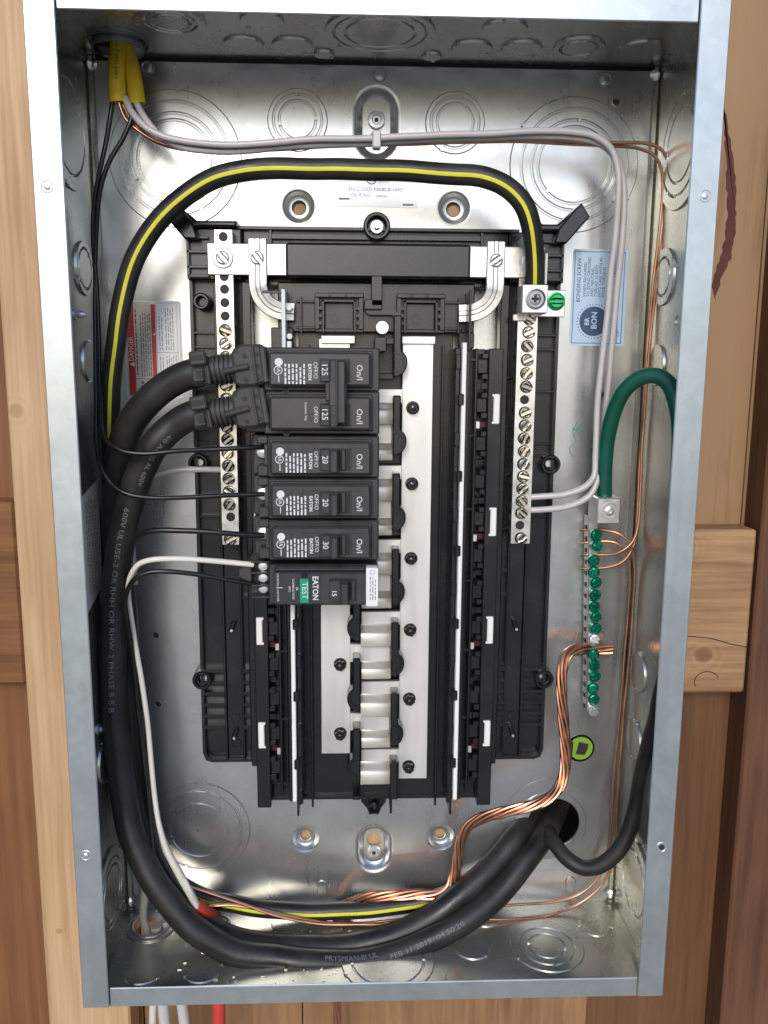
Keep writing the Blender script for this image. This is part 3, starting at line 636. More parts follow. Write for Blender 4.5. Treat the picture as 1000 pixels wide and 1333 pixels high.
b.loft([[(p[0], 22, p[1]), (p[0], 31, p[1]), (q[0], 31, q[1]), (q[0], 22, q[1])] for p, q in zip(kp, kq)], True, True); obj('screw_cup', b, 'black_plastic', lug)
place(WASH, 'pan_screw', CH, (3.6, 24, 100.5), .4)
for s in (-1, 1):          # tall dividers each side of the lug deck, with bright edges on the left
    b = MB(); b.box(s * 55.6, s * 57.0, 22, 44, 86, 122, .3); obj('divider', b, 'black_plastic', lug)
b = MB(); b.box(-57.8, -55.4, 30, 45, 87, 121.5, .3); b.cyl((-53.4, 30, 111), 1.7, 12, n=12); b.cyl((-53.4, 30, 94), 1.7, 12, n=12); obj('clear_barrier', b, 'clear_plastic', lug)
b = MB(); b.box(-69, -57.6, 43.6, 45, 119, 120.6, .3); obj('barrier_flap', b, 'black_plastic', lug)
# bosses
def boss(x, z, h=18, r0=6.6, ri=3.3, hole='zinc_screw', base=3):
    b = MB(); b.lathe([(r0 + .4, base), (r0, h - 1), (r0 - .8, h), (r0 - 1.8, h), (ri + 1, h - 2.6), (ri, h - 3.4), (ri * .9, h - 7)], (x, 0, z), n=28, cap0=True); o = obj('mounting_boss', b, 'black_plastic', CH)
    b = MB(); b.cyl((x, h - 6.9, z), 2.2 if hole != 'black_gloss' else 2.6, .5, n=14); obj('boss_eye', b, hole, o); return o
boss(-115.4, 13.6); boss(115.6, 13.4); boss(-117.4, -134.6); boss(117, -135.6); boss(-109.2, 115.6, 25, 5.2, 2.6, 'black_gloss', 9)
b = MB(); b.lathe([(8.4, 3), (8.4, 20), (7.6, 21), (6.4, 21), (5.6, 18), (5.2, 15)], (0, 0, 162.5), n=32, cap0=True); obj('mounting_boss', b, 'black_plastic', CH)
place(WASH, 'pan_screw', CH, (0, 16, 162.5), .2)
b = MB(); b.prism([(-9.4, -222), (9, -222), (8.6, -228), (5, -233.5), (3.4, -238), (-3.2, -238), (-4.6, -233.5), (-9, -228)], 3, 12, 1.2); b.lathe([(4, 12), (4, 19), (2.8, 20), (2.4, 15)], (0, 0, -229), n=18); ft = obj('foot_tab', b, 'black_gloss', CH)

# bus bars: two plates whose fingers interleave down the middle
NUTR = (50.4, 1.3, -48.4, -97.4, -146.2, -195.3); PITCH = 49.1
NUTL = (-72.2, -121.3, -170.7, 26, 75)
for s in (-1, 1):
    top, bot = (93.5, -205) if s > 0 else (93.5, -186)
    b = MB(); b.box(s * 16.6, s * 36.4, 18.5, 22.5, bot, top, .35); bus = obj('bus_plate', b, 'tinned_bus', CH)
    zs = [62.4 - PITCH * i for i in range(6)] if s > 0 else [39.8 - PITCH * i for i in range(5)]
    for k, z in enumerate(zs):       # finger tab then a raised blade, its end turned over
        x0, x1 = (-9.4, 17) if s > 0 else (-17, 11.4)
        zt = z
        run, rise, lead, end = (5.2, 6.6, 8.8, 22.6) if s > 0 else (4.4, 5.6, 12.2, 22.8)
        up_ = [(22.5 + rise * (.5 - .5 * math.cos(math.pi * u)), zt - lead - run * u) for u in [i / 6 for i in range(7)]]
        top_ = [(22.5 + rise + .1, zt - end + .6), (22.5 + rise - .3, zt - end), (22.5 + rise - 3, zt - end)]
        prof = up_ + top_ + [(p[0] - 3.2, p[1] - .8) for p in reversed(up_)]
        xb0, xb1 = (-9.6, 13.4) if s > 0 else (-9.0, 10.6)
        q = MB(); q.prism(prof, xb0, xb1, .5, ax='x'); tb_ = MB(); tb_.box(-16.8 if s < 0 else xb0 + .4, xb1 - .4 if s < 0 else 16.8, 18.6, 22.46, zt - lead - .6, zt - .1, .3)
        obj('stab', q, 'tinned_blade', bus, angle=55); obj('finger', tb_, 'tinned_bus', bus)
    for z in (NUTR if s > 0 else NUTL):
        b = MB(); b.cyl((s * 23.5, 22.4, z), 4.3, 1.0, n=24); b.cyl((s * 23.5, 23.4, z), 3.7, 5.0, n=6, b=.7); nt_ = obj('bus_nut', b, 'black_plastic', bus); b = MB(); b.lathe([(1.9, 28.3), (1.7, 29.3), (.6, 29.7)], (s * 23.5, 0, z), n=14); obj('stud_end', b, 'black_gloss', nt_)
    # insulating barriers with a round shoulder low on the outer side
    tops = [106.8 - PITCH * i for i in range(0, 7)] if s > 0 else [82.4 - PITCH * i for i in range(0, 7)]
    for z in tops:
        lo = z - 38.6
        poly = [(10.3, z), (11, z + .8), (14.6, z + .8), (15.3, z), (15.3, z - 19)] + [(11.5 + 7.6 * math.cos(R(58 - 148 * i / 12)), z - 27.4 + 7.6 * math.sin(R(58 - 148 * i / 12)) * (1 if i < 5 else 1.25)) for i in range(13)] + [(10.3, z - 36.9)]
        if lo < -218: poly = [(10.3, z), (11, z + .8), (14.6, z + .8), (15.3, z), (15.3, -214), (10.3, -214)]
        b = MB(); b.prism([(s * x - (0 if s > 0 else -.4), zz) for x, zz in poly], 12, 35, .8); bar = obj('barrier', b, 'black_plastic', CH)
        if lo > -218:
            b = MB(); b.lathe([(6.2, 35), (6.0, 36.2), (5.2, 36.2), (5.0, 35)], (s * 11.5 + (0 if s > 0 else .4), 0, z - 27.6), n=22, cap1=False); b.v = [p if (p[0] - (0 if s > 0 else .4)) * s > 10.5 else (s * 10.5 + (0 if s > 0 else .4), p[1], p[2]) for p in b.v]; obj('barrier_rim', b, 'black_plastic', bar)
    for z in tops[:3]:
        b = MB(); b.box(s * -10, s * 11, 12, 26, z - 38.4, z - 34.6, .5) if s > 0 else b.box(-11, 9, 12, 24, z - 38.4, z - 35.4, .5); obj('cross_wall', b, 'black_plastic', CH)
text('EATON', 6.4, (-109.6, 9.75, 78), UPW, 'breaker_face', CH, bold=.02)

# ================================================================== NEUTRAL STRAP, CURVED LINKS, NEUTRAL BARS
st = thing('neutral_strap', 'flat metal strap with a dark sleeve bridging the two neutral bars', 'bus strap', (0, 28, 140))
b = MB(); b.box(-103.5, 103.5, 27, 31.5, 130.8, 149.6, .5); obj('strap', b, 'tinned_strap', st)
b = MB(); b.box(-56, 57.5, 25.6, 33, 129.6, 150.4, 1.6); obj('sleeve', b, 'black_plastic', st)
for x in (-93.9, 95.7): place(SLOTZ, 'pan_screw', st, (x, 32.6, 140.8), .5 + x)
for x in (-93.9, 95.7): b = MB(); b.lathe([(6.2, 31.5), (6.2, 32.3), (5.6, 32.7), (3, 32.7)], (x, 0, 140.8), n=26); obj('washer', b, 'zinc_screw', st)
for s in (-1, 1):
    t = thing('curved_link', 'bright metal link curving from the strap to the %s side of the lug deck' % ('left' if s < 0 else 'right'), 'metal link', (s * 73, 31, 140))
    cx = s * 72.8; w2 = 5.6
    path = [(cx, 33.6, 152), (cx, 33.6, 128)] + [(cx - s * 17 * (1 - math.cos(a)), 33.6 - 2 * a, 125 - 15.5 * math.sin(a)) for a in [math.pi / 2 * i / 10 for i in range(11)]] + [(cx - s * 21.5, 30, 109.3)]
    rings = []
    for i, p in enumerate(path):
        a, c = Vector(path[max(0, i - 1)]), Vector(path[min(len(path) - 1, i + 1)]); tn = (c - a); tn.y = 0; tn.normalize(); nn = Vector((-tn.z, 0, tn.x)); p = Vector(p)
        pr_ = [(-w2, 0), (-w2, 1.5), (-w2 + .5, 2.1), (-1.6, 2.1), (-1.0, 2.6), (1.0, 2.6), (1.6, 2.1), (w2 - .5, 2.1), (w2, 1.5), (w2, 0)]
        rings.append([tuple(p + nn * u + Vector((0, h - 2, 0))) for u, h in pr_])
    b = MB(); b.loft(rings, True, True); obj('link_bar', b, 'tinned_strap', t)
    place(SLOTZ, 'slotted_screw', t, (cx, 33.4, 140.8), .9 if s < 0 else -.6)

def neutral_bar(name, label, x, ztop, zbot, screws, holes, d0=21, d1=30.5, wd=5.3):
    t = thing(name, label, 'terminal bar', (x, d0, zbot)); b = MB()
    plate(b, [(x - wd, zbot), (x + wd, zbot), (x + wd, ztop), (x - wd, ztop)], [circle(x + dx, z, 2.9, 18) for z, dx in holes], d1 - .8, d1, lambda u, v, h: (u, h, v))
    obj('bar_face', b, 'tinned_bar', t)
    b = MB(); b.box(x - wd, x + wd, d0, d1 - .85, zbot, ztop, .3); obj('bar_body', b, 'tinned_bar', t)
    for z, dx in holes:
        q = MB(); q.lathe([(2.9, d1 - .1), (2.7, d1 - .75), (2.65, d1 - .84)], (x + dx, 0, z), n=18, cap1=False); q.cyl((x + dx, d1 - .86, z), 2.7, .06, n=18); obj('wire_hole', q, 'recess_shade', t)
    rnd = random.Random(int(x))
    for z, dx in screws:
        q = MB(); q.lathe([(4.0, d1 + .03), (3.95, d1 + .06), (3.0, d1 + .06)], (x + dx - .5, 0, z + .2), n=20); obj('counterbore', q, 'recess_shade', t)
        place(SLOT, 'terminal_screw', t, (x + dx, d1 + .1, z), rnd.choice((-.5, -.8, -1.0, .2, .7)) + rnd.uniform(-.2, .2), (rnd.uniform(-.12, .12), rnd.uniform(-.12, .12)))
    b = MB()
    z = zbot + 4
    while z < ztop - 2:
        b.box(x + (wd if x < 0 else -wd - .5), x + (wd + .5 if x < 0 else -wd), d0 + 2, d0 + 5, z - 1.6, z + 1.6, .2); z += 8.3
    obj('wire_port', b, 'black_gloss', t)
    return t
LB = neutral_bar('neutral_bar', 'left neutral bar with a column of brassy screws partly behind the black cables', -93.6, 157.4, -37.5,
    [(97.6, .2), (89.4, .2), (81.2, .1), (72.5, 0), (64, 0), (55.5, 0), (47, 0), (38, 0), (30.2, 0), (21.6, 0), (13.4, 0), (5.2, .1), (-3.2, .2), (-11.5, .2), (-34.2, 0)], [(153.4, 0), (130, 0), (122.4, 0), (114.4, 0), (106.4, 0), (-19.4, .3)])
RB = neutral_bar('neutral_bar', 'right neutral bar with a lug on top and a long column of screws', 94.4, 155, -37,
    [(106, 1.4), (97.8, 1.2), (89.4, .6), (80.8, .8), (72.4, .6), (64.2, .8), (47.8, .6), (39.6, .8), (31.4, .5), (23.2, .8), (15, .6), (6.9, .8), (-1, .6), (-9.2, .4), (-17, .3), (-33.6, .6)], [(56.2, -.4), (-24.8, -.6)], wd=6.2)
t = thing('neutral_lug', 'square metal lug clamping the yellow striped cable above the right neutral bar', 'cable lug', (95, 30, 109))
b = MB(); b.box(86.9, 102.6, 31, 48, 108.6, 125.4, .5); obj('lug_body', b, 'lug_metal', t)
b = MB(); b.lathe([(6.2, 48), (6.1, 49.4), (5.4, 49.6), (4.9, 48.3), (3.6, 48.25), (3.5, 49.1), (2.9, 49.2), (2.6, 48.1)], (95, 0, 117), n=32, cap1=True, cap0=False); sc = obj('lug_screw', b, 'lug_side', t)
b = MB(); b.box(92.6, 97.4, 48.05, 48.3, 116.2, 117.8, .2); b.box(94.2, 95.8, 48.05, 48.35, 114.8, 119.2, .2); obj('drive_recess', b, 'recess_shade', sc)
b = MB(); b.box(96, 116.6, 30.8, 33.6, 107.4, 123.6, .4); bp_ = obj('bond_plate', b, 'lug_metal', t)
b = MB(); b.box(84.5, 99, 30.6, 33, 104.8, 109, .4); obj('bar_tongue', b, 'tinned_strap', t)
t = thing('bonding_screw', 'bright green slotted bonding screw beside the neutral lug', 'screw', (110.9, 33.6, 116.8))
q = slotted(4.8, 2.8, .8, 1.2); q.v = [(p[0] + 110.9, p[1] + 34.0, p[2] + 116.8) for p in q.v]; o = obj('head', q, 'bond_screw_green', t)
b = MB(); b.lathe([(5.6, 33.6), (5.6, 34.2), (4.6, 34.6)], (110.9, 0, 116.8), n=28); obj('flange', b, 'bond_screw_green', t)
b = MB(); b.box(105, 106.6, 20, 26, 128, 146.5, .3); tag(obj('white_peg', b, 'strip_white', loc=(105, 20, 128)), 'thin white plastic bar beside the striped cable', 'plastic strip')

# ground bar
GB = thing('ground_bar', 'ground bar carrying a column of shiny green screws on the right', 'terminal bar', (149, 0, -160))
b = MB(); gp = [(143.6, -22), (150, -22), (155, -160.5), (148.6, -160.5)]
b.prism(gp, 3, 14, .5); obj('bar_body', b, 'lug_metal', GB)
b = MB()
for i in range(17):
    z = -30 - i * 8; f_ = (z + 22) / -138.5; b.box(143.0 + 5 * f_, 144.0 + 5 * f_, 6, 10, z - 1.7, z + 1.7, .2)
obj('wire_port', b, 'black_gloss', GB)
q = MB(); q.lathe([(2.3, 0), (2.3, 5), (3.7, 5.2), (4.0, 6.2), (4.0, 7.6), (3.2, 8.8), (2.2, 9.0), (1.7, 8.0), (.3, 8.0)], (0, 0, 0), (0, 1, 0), 16)
for sg in (0, 1): q.box(-3.2, 3.2, 8.7, 9.2, .55 if sg else -1.9, 1.9 if sg else -.55, .2)
GSC = mesh('ground_screw', q, 'green_screw'); GSZ = mesh('ground_screw', q, 'zinc_screw')
rnd = random.Random(3)
for gz in (-33.3, -41.7, -50.1, -58.5, -65.9, -73.9, -81.9, -90.0, -98.1, -106.2, -116.1, -124.3, -132.5, -140.9, -149.2, -156.5):
    z = gz; f_ = (z + 22) / -138.5
    zn = gz in (-106.2, -156.5)
    place(GSZ if zn else GSC, 'terminal_screw', GB, (146.6 + 5 * f_, 13.4 + rnd.uniform(-1.4, .8), z), rnd.uniform(0, 3), (rnd.uniform(-.16, .16), rnd.uniform(-.16, .16)), 'bare zinc screw' if zn else None)
t = thing('ground_lug', 'square metal lug clamping the green cable above the ground bar', 'cable lug', (151, 10, -23))
b = MB(); b.box(143.4, 158.4, 12, 33.5, -23.4, -6.4, .6); obj('lug_body', b, 'lug_metal', t)
b = MB(); b.lathe([(5.6, 33.5), (5.5, 33.9), (5.0, 33.9), (4.4, 32.8), (3.4, 32.8), (3.0, 34.0), (1.6, 34.6), (1.2, 33.4), (.3, 33.4)], (151.3, 0, -15), n=28); obj('lug_screw', b, 'zinc_screw', t)

# ================================================================== BREAKERS
def breaker(label, rating, zc, group, terminal_z=2.0):
    t = thing('circuit_breaker', label, 'circuit breaker', (0, 40, zc), group)
    b = MB(); b.box(-65.5, .8, 38, 66, zc - 12.35, zc + 12.35, .9); body = obj('case', b, 'breaker_plastic', t)
    b = MB(); b.box(-76, -65.4, 26, 50, zc - 12.2, zc + 12.2, .7); b.box(-72, -65.4, 50, 62, zc + 7.2, zc + 12.2, .7); b.box(-72, -65.4, 50, 62, zc - 12.2, zc - 5.4, .7); b.box(-67.6, -65.4, 50, 63.5, zc - 5.4, zc + 7.2, .3)
    obj('terminal_housing', b, 'breaker_plastic', body)
    b = MB(); b.lathe([(4.6, 50), (4.5, 54.5), (3.6, 56.4), (1.6, 57)], (-69.2, 0, zc + terminal_z), n=20); obj('terminal_screw', b, 'zinc_screw', t)
    face(t, zc, rating); return t
def face(t, zc, rating, common=False, common_text=False):
    z0, z1 = zc - 9.6, zc + 9.8
    b = MB(); b.box(-63, -4.4, 65.8, 74.4, z0, z1, 1.3); b.box(-64.2, -3.2, 65.8, 67.4, z0 - 1.1, z1 + 1.1, .8); f_ = obj('face', b, 'breaker_face', t)
    if not common:       # moulded cover line with its notch
        b = MB(); b.prism([(-62, z0 + .9), (-34.5, z0 + .9), (-34.5, z1 - 3.8), (-44.5, z1 - 3.8), (-44.5, z1 - 6.2), (-51, z1 - 6.2), (-51, z1 - 3.8), (-62, z1 - 3.8)][::-1], 74.3, 74.75, .2); obj('cover_panel', b, 'breaker_face', f_)
        b = MB(); b.box(-15.8, -5.2, 74.3, 74.75, z0 + .9, z1 - 3.8, .2); obj('cover_panel', b, 'breaker_face', f_)
    b = MB(); b.box(-34, -16.2, 74.3, 74.5, zc - 7.4, zc + 5.9, 0); obj('handle_slot', b, 'recess_shade', f_)
    hz0, hz1 = (zc - 6.6, zc + 5.3)
    prof = [(-33.6, 74.5), (-33.2, 77.2), (-28.6, 78.4), (-28.0, 85.2), (-27.0, 86.2), (-24.2, 86.0), (-23.4, 85.0), (-22.4, 74.5)]
    h = MB(); h.prism(prof, hz0, hz1, .4, ax='z'); hd = obj('handle', h, 'breaker_plastic', t)
    b = MB(); b.box(-21.4, -19.2, 74.5, 76.4, hz0, hz1, .3); obj('handle_rail', b, 'breaker_plastic', f_)
    text(rating, 3.3, (-32.4, 78.7, zc - .4), DOWN, 'print_white', hd, bold=.012)
    text('On/I', 3.4, (-12.6, 74.82 if not common else 74.46, zc - 1.6), DOWN, 'print_white', f_, bold=.004)
    text('OFF/O', 2.3, (-37.3, 74.82 if not common else 74.46, zc - .6), DOWN, 'print_white', f_)
    if not common_text:
        d = 74.8 if not common else 74.46
        text('EATON', 1.9, (-40.4, d, zc - 1.6), DOWN, 'print_white', f_, bold=.03)
        b = MB()
        dashes(b, 6, -54, d, zc - 8.4, zc + 3.0, 2.15, .95, seed=int(zc) + 3); obj('small_print', b, 'print_white', f_)
        b = MB(); b.lathe([(2.5, d), (2.5, d + .02), (2.05, d + .02), (2.05, d)], (-57.6, 0, zc - .6), n=24, cap1=False); b.lathe([(2.3, d), (2.3, d + .02)], (-57.2, 0, zc + 4.0), n=22)
        obj('listing_mark', b, 'print_white', f_)
        text('UL', 1.8, (-58.2, d + .02, zc - .6), DOWN, 'print_white', f_, bold=.02)
        b = MB(); b.box(-57.6, -57.1, d, d + .02, zc - 7.4, zc - 3.6); obj('small_print', b, 'print_white', f_)
    else:
        text('Common Trip', 1.25, (-42.6, 74.46, zc + 1.2), DOWN, 'print_white', f_, bold=.01)
    return f_
MAINZ = (74.2, 49.0)
mb_ = thing('main_breaker', 'double pole 125 amp breaker with both handles tied together', 'circuit breaker', (0, 40, 61.6))
for k, zc in enumerate(MAINZ):
    b = MB(); b.box(-67, .8, 38, 66, zc - 12.55, zc + 12.55, .8); obj('case', b, 'breaker_plastic', mb_); face(mb_, zc, '125', True, k == 1)
    b = MB(); b.box(-79, -66.8, 26, 58, zc - 12.3, zc + 12.3, .8); obj('terminal_housing', b, 'breaker_plastic', mb_)
b = MB(); b.box(-28.4, -19.0, 74.6, 85.6, 44, 79, .7); b.box(-24.4, -23.2, 85.6, 88.4, 43, 80, .4); b.box(-30.5, -18, 74.6, 82, 56.5, 67, .6); obj('handle_tie', b, 'breaker_plastic', mb_)
for z in (61.7, 36.9):
    b = MB(); b.cyl((-54, 66.0, z), 2.0, .25, n=16); obj('rivet_hole', b, 'recess_shade', mb_)
breaker('first 20 amp breaker counting down, its screw under the top black wire', '20', 23.0, 'single pole breakers')
breaker('second 20 amp breaker, between the upper 20 and the 30', '20', -2.2, 'single pole breakers', 1.4)
breaker('30 amp breaker directly above the breaker with the green test button', '30', -27.6, 'single pole breakers', 2.6)
# arc fault breaker
zc = -55.0
af = thing('arc_fault_breaker', '15 amp arc fault breaker with green test button and white label on its end', 'circuit breaker', (0, 40, zc))
b = MB(); b.box(-66, .6, 38, 66, zc - 12.4, zc + 12.4, .9); b.box(-62.5, -3.6, 66, 72.5, zc - 11.4, zc + 9.0, 1.2); b.box(-62.5, -6.5, 66, 70.4, zc + 8.6, zc + 12.2, 1.4); obj('case', b, 'breaker_plastic', af)
b = MB(); b.box(-80, -66, 26, 44, zc - 12, zc + 12, .7); b.box(-66.5, -64, 44, 62, zc - 12, zc + 12, .5)
for z in (zc - 12, zc - 4.5, zc + 3.5, zc + 10.6): b.box(-78, -66, 44, 54, z, z + 1.3, .3)
th = obj('terminal_housing', b, 'breaker_plastic', af)
for z in (7.6, .2, -6.8):
    b = MB(); b.lathe([(3.6, 44), (3.5, 49.2), (2.6, 50.4), (.6, 50.6)], (-71, 0, zc + z), n=18); obj('terminal_screw', b, 'zinc_screw', th)
b = MB(); b.prism([(-80, zc + 11), (-86, zc + 6), (-86, zc + 1), (-80, zc - 2), (-78, zc - 2), (-78, zc + 11)], 40, 52, .6); obj('wire_shield', b, 'boot_rubber', th)
b = MB(); b.box(-62, -47, 72.4, 72.7, zc - 9.6, zc + 8.6, .1); b.box(-40.6, -34, 72.4, 72.7, zc - 9.6, zc + 8.6, .1); sk = obj('printed_label', b, 'print_black', af)
text('EATON', 3.3, (-38.9, 72.75, zc - .6), DOWN, 'print_white', sk, bold=.02, width=14.5)
text('BR', 1.3, (-49, 72.75, zc - 1), DOWN, 'print_white', sk); text('COMBINATION', 1.25, (-51.2, 72.75, zc - 1), DOWN, 'print_white', sk); text('AFCI', 1.25, (-53.4, 72.75, zc - 1), DOWN, 'print_white', sk)
text('LINE NEUTRAL', 1.1, (-60.3, 72.75, zc + 4.6), DOWN, 'print_white', sk, width=8); text('LOAD POWER', 1.1, (-60.3, 72.75, zc - 5), DOWN, 'print_white', sk, width=7.4)
b = MB(); b.box(-60.8, -57, 72.7, 72.75, zc - .4, zc + .0); obj('rule', b, 'print_white', sk)
b = MB(); b.box(-46.8, -41, 72.2, 74.2, zc - 9.6, zc + 5.6, .5); tb = obj('test_button', b, 'test_green', af)
text('TEST', 3.4, (-45.2, 74.25, zc - 1.6), DOWN, 'print_white', tb)
b = MB(); b.cyl((-43.8, 72.3, zc + 7), 1.8, 1.0, n=16, b=.3); obj('indicator_lens', b, 'black_gloss', af)
b = MB(); b.box(-29, -12.5, 72.3, 72.6, zc - 8.6, zc + 5.6, 0); obj('handle_slot', b, 'recess_shade', af)
b = MB(); b.prism([(-29, 72.6), (-28.6, 75.2), (-22.6, 76.4), (-22.0, 83.4), (-21, 84.2), (-18.4, 84), (-17.8, 83), (-16.8, 72.6)], zc - 7.6, zc + 4.6, .4, ax='z'); hd = obj('handle', b, 'breaker_plastic', af)
b = MB(); b.box(-15.6, -13.4, 72.6, 75, zc - 7.4, zc + 4.4, .3); obj('handle_rail', b, 'breaker_plastic', af)
text('15', 2.7, (-27.2, 76.6, zc - 3), DOWN, 'print_white', hd, bold=.02)
b = MB(); b.prism([(p[0], p[1]) for p in [(-6.9, zc - 11.4), (-6.2, zc - 12), (-.4, zc - 12), (.4, zc - 11.4), (.4, zc + 11.4), (-.4, zc + 12), (-6.2, zc + 12), (-6.9, zc + 11.4)]], 66, 72.9, .2); lb = obj('end_label', b, 'paper_white', af)
b = MB(); dashes(b, 3, -4.6, 72.95, zc - 8, zc + 6.4, 1.5, .55, seed=4); obj('small_print', b, 'print_grey', lb)
b = MB(); b.lathe([(1.5, 72.92), (1.5, 72.96), (1.2, 72.96), (1.2, 72.92)], (-3.2, 0, zc + 9.2), n=18, cap1=False); obj('listing_mark', b, 'print_grey', lb)

# ================================================================== LABELS
def paper(name, label, x0, x1, z0, z1, m, c=1.5, d=.25):
    t = thing(name, label, 'label', (x0, 0, z0)); b = MB(); q = [(x0 + c, z0), (x1 - c, z0), (x1 - c * .3, z0 + c * .3), (x1, z0 + c), (x1, z1 - c), (x1 - c * .3, z1 - c * .3), (x1 - c, z1), (x0 + c, z1), (x0 + c * .3, z1 - c * .3), (x0, z1 - c), (x0, z0 + c), (x0 + c * .3, z0 + c * .3)]
    b.prism(q, .06, d); obj('sheet', b, m, t); return t
def frame_lines(x0, x1, z0, z1, d, w=.5, extra=()):
    b = MB()
    for q in ((x0, x1, z0, z0 + w), (x0, x1, z1 - w, z1), (x0, x0 + w, z0 + w, z1 - w), (x1 - w, x1, z0 + w, z1 - w), *extra): b.box(q[0], q[1], d, d + .02, q[2], q[3])
    return b
t = paper('bonding_label', 'pale blue bonding screw instruction label on the back sheet', 129, 165.4, 91, 153, 'paper_blue')
obj('rule', frame_lines(130.2, 163.6, 92.6, 151.6, .27, .45, ((160.2, 160.6, 93, 151.2),)), 'blue_ink', t)
text('BONDING SCREW', 2.5, (134.7, .28, 133.5), UPW, 'blue_ink', t, bold=.012, width=28)
for i, s_ in enumerate(('WHEN REQUIRED', 'TO BOND GROUND', 'AND NEUTRAL,', 'THREAD SCREW', 'INTO CASE WITH 46', 'IN-LB. TORQUE.')): text(s_, 1.9, (138.4 + i * 2.5, .28, 122.6), UPW, 'blue_ink', t, align='l', bold=.008)
text('NEUTRAL', 2.2, (157.5, .28, 149.5), UPW, 'blue_ink', t, align='r', bold=.02)
text('REV. 01', 1.0, (162.3, .28, 140), UPW, 'blue_ink', t, align='l'); text('96-4871', 1.0, (161.9, .28, 97), UPW, 'blue_ink', t, align='l')
b = MB(); b.cyl((144.6, .26, 107), 9.6, .03, n=40)
for i in range(34): a = 2 * math.pi * i / 34; b.cyl((144.6 + 11 * math.cos(a), .26, 107 + 11 * math.sin(a)), .42, .03, n=8)
obj('badge', b, 'blue_ink', t); text('BR', 2.9, (141.4, .31, 107), UPW, 'paper_blue', t, bold=.02); text('BON', 3.6, (146.6, .31, 107.6), UPW, 'paper_blue', t, bold=.02)
t = paper('danger_label', 'red banded danger label partly hidden by the thick black cables', -163.8, -126.6, 55, 117.6, 'paper_white', 2)
b = MB(); b.box(-162.8, -146.4, .26, .29, 56, 116.6); obj('cream_panel', b, 'paper_cream', t)
b = MB(); b.box(-161.8, -157.4, .3, .33, 57, 115.4); b.box(-146.2, -143.4, .3, .33, 57, 115.4); obj('red_band', b, 'red_ink', t)
text('DANGER', 3.0, (-158.3, .34, 87), UPW, 'paper_white', t, align='c', width=15.6)
b = MB(); b.add([(-158, .34, 75.4), (-158, .34, 78.6), (-161, .34, 77)], [(0, 1, 2)]); b.add([(-144, .34, 95.6), (-144, .34, 97), (-145.6, .34, 96.3)], [(0, 1, 2)]); obj('warning_triangle', b, 'paper_white', t)
b = MB(); dashes(b, 1, -156.6, .3, 70, 112, 2, .8, seed=1); dashes(b, 5, -153.4, .3, 69, 110, 1.5, .55, seed=2); dashes(b, 1, -154, .3, 60, 66, 1, 1.6, seed=6); obj('small_print', b, 'print_brown', t)
b = MB(); dashes(b, 2, -141.2, .3, 86, 108, 1.6, .5, seed=3); dashes(b, 4, -137, .3, 86, 113, 1.5, .5, seed=5); dashes(b, 2, -141.2, .3, 70, 82, 1.6, .5, seed=8); dashes(b, 5, -137, .3, 58, 83, 1.5, .5, seed=9); obj('small_print', b, 'print_grey', t)
obj('rule', frame_lines(-143, -127.4, 56.4, 116.4, .3, .25, ((-143, -129.6, 84.4, 84.7), (-129.6, -129.4, 57, 116))), 'print_grey', t)
b = MB(); b.box(-162, -146.6, .3, .32, 67.6, 67.9); obj('rule', b, 'print_brown', t)
t = paper('listing_label', 'silver listing sticker under the arching striped cable reading enclosed panelboard', -24.6, 26.6, 177.5, 204, 'paper_silver', .4)
text('ENCLOSED PANELBOARD', 2.2, (0, .28, 187.2), HOR, 'print_black', t, width=35); text('ISSUE NO. ', 2.0, (-16, .28, 183.8), HOR, 'print_black', t, align='l'); text('008750', 1.6, (-.2, .28, 183.4), HOR, 'print_brown', t, align='l')
b = MB(); b.lathe([(3.2, .26), (3.2, .29), (2.6, .29), (2.6, .26)], (-3, 0, 194.4), n=28, cap1=False); obj('listing_mark', b, 'print_black', t); text('UL', 2.6, (-3, .29, 193.2), HOR, 'print_black', t, bold=.03); text('LISTED', 1.5, (1.6, .28, 192.6), HOR, 'print_black', t, align='l')
b = MB(); b.box(-24, -17, .27, .28, 181.8, 182.8); b.box(17, 24, .27, .28, 178.6, 179.6); obj('small_print', b, 'print_brown', t)
t = thing('wall_label', 'cream instruction label on the left inner wall behind the cables', 'label', (-179, 38, -72)); b = MB()
b.add([(-179.1, 55, -3), (-179.1, 21, 4), (-179.1, 23, -66), (-179.1, 55, -76)], [(0, 1, 2, 3)]); b.add([(-179.25, 55, -3), (-179.25, 21, 4), (-179.25, 23, -66), (-179.25, 55, -76)], [(3, 2, 1, 0)]); obj('sheet', b, 'paper_lit', t)
b = MB(); rnd = random.Random(5)
for i in range(7):
    z = -66
    while z < -8:
        L_ = rnd.uniform(1, 4); dd = 49 - i * 3; b.add([(-179, dd, z), (-179, dd - .9, z), (-179, dd - .9, z + L_), (-179, dd, z + L_)], [(0, 1, 2, 3)]); z += L_ + .8
obj('small_print', b, 'print_brown', t)
t = thing('round_sticker', 'round lime green sticker with black rim beside the stranded copper', 'sticker', (149.4, 0, -194.4))
b = MB(); b.cyl((149.4, .05, -194.4), 10.4, .25, n=44); obj('rim', b, 'black_gloss', t)
b = MB(); b.lathe([(8.7, .31), (8.7, .34)], (149.8, 0, -194.4), n=40); obj('disc', b, 'lime_ink', t)
b = MB(); b.prism([(149.4 + x, -194.4 + z) for x, z in ((-3.2, -4.6), (3.4, -5.2), (5.4, -1), (6, 3.2), (-1.2, 5), (-2, 1))], .35, .38); obj('icon', b, 'print_black', t)
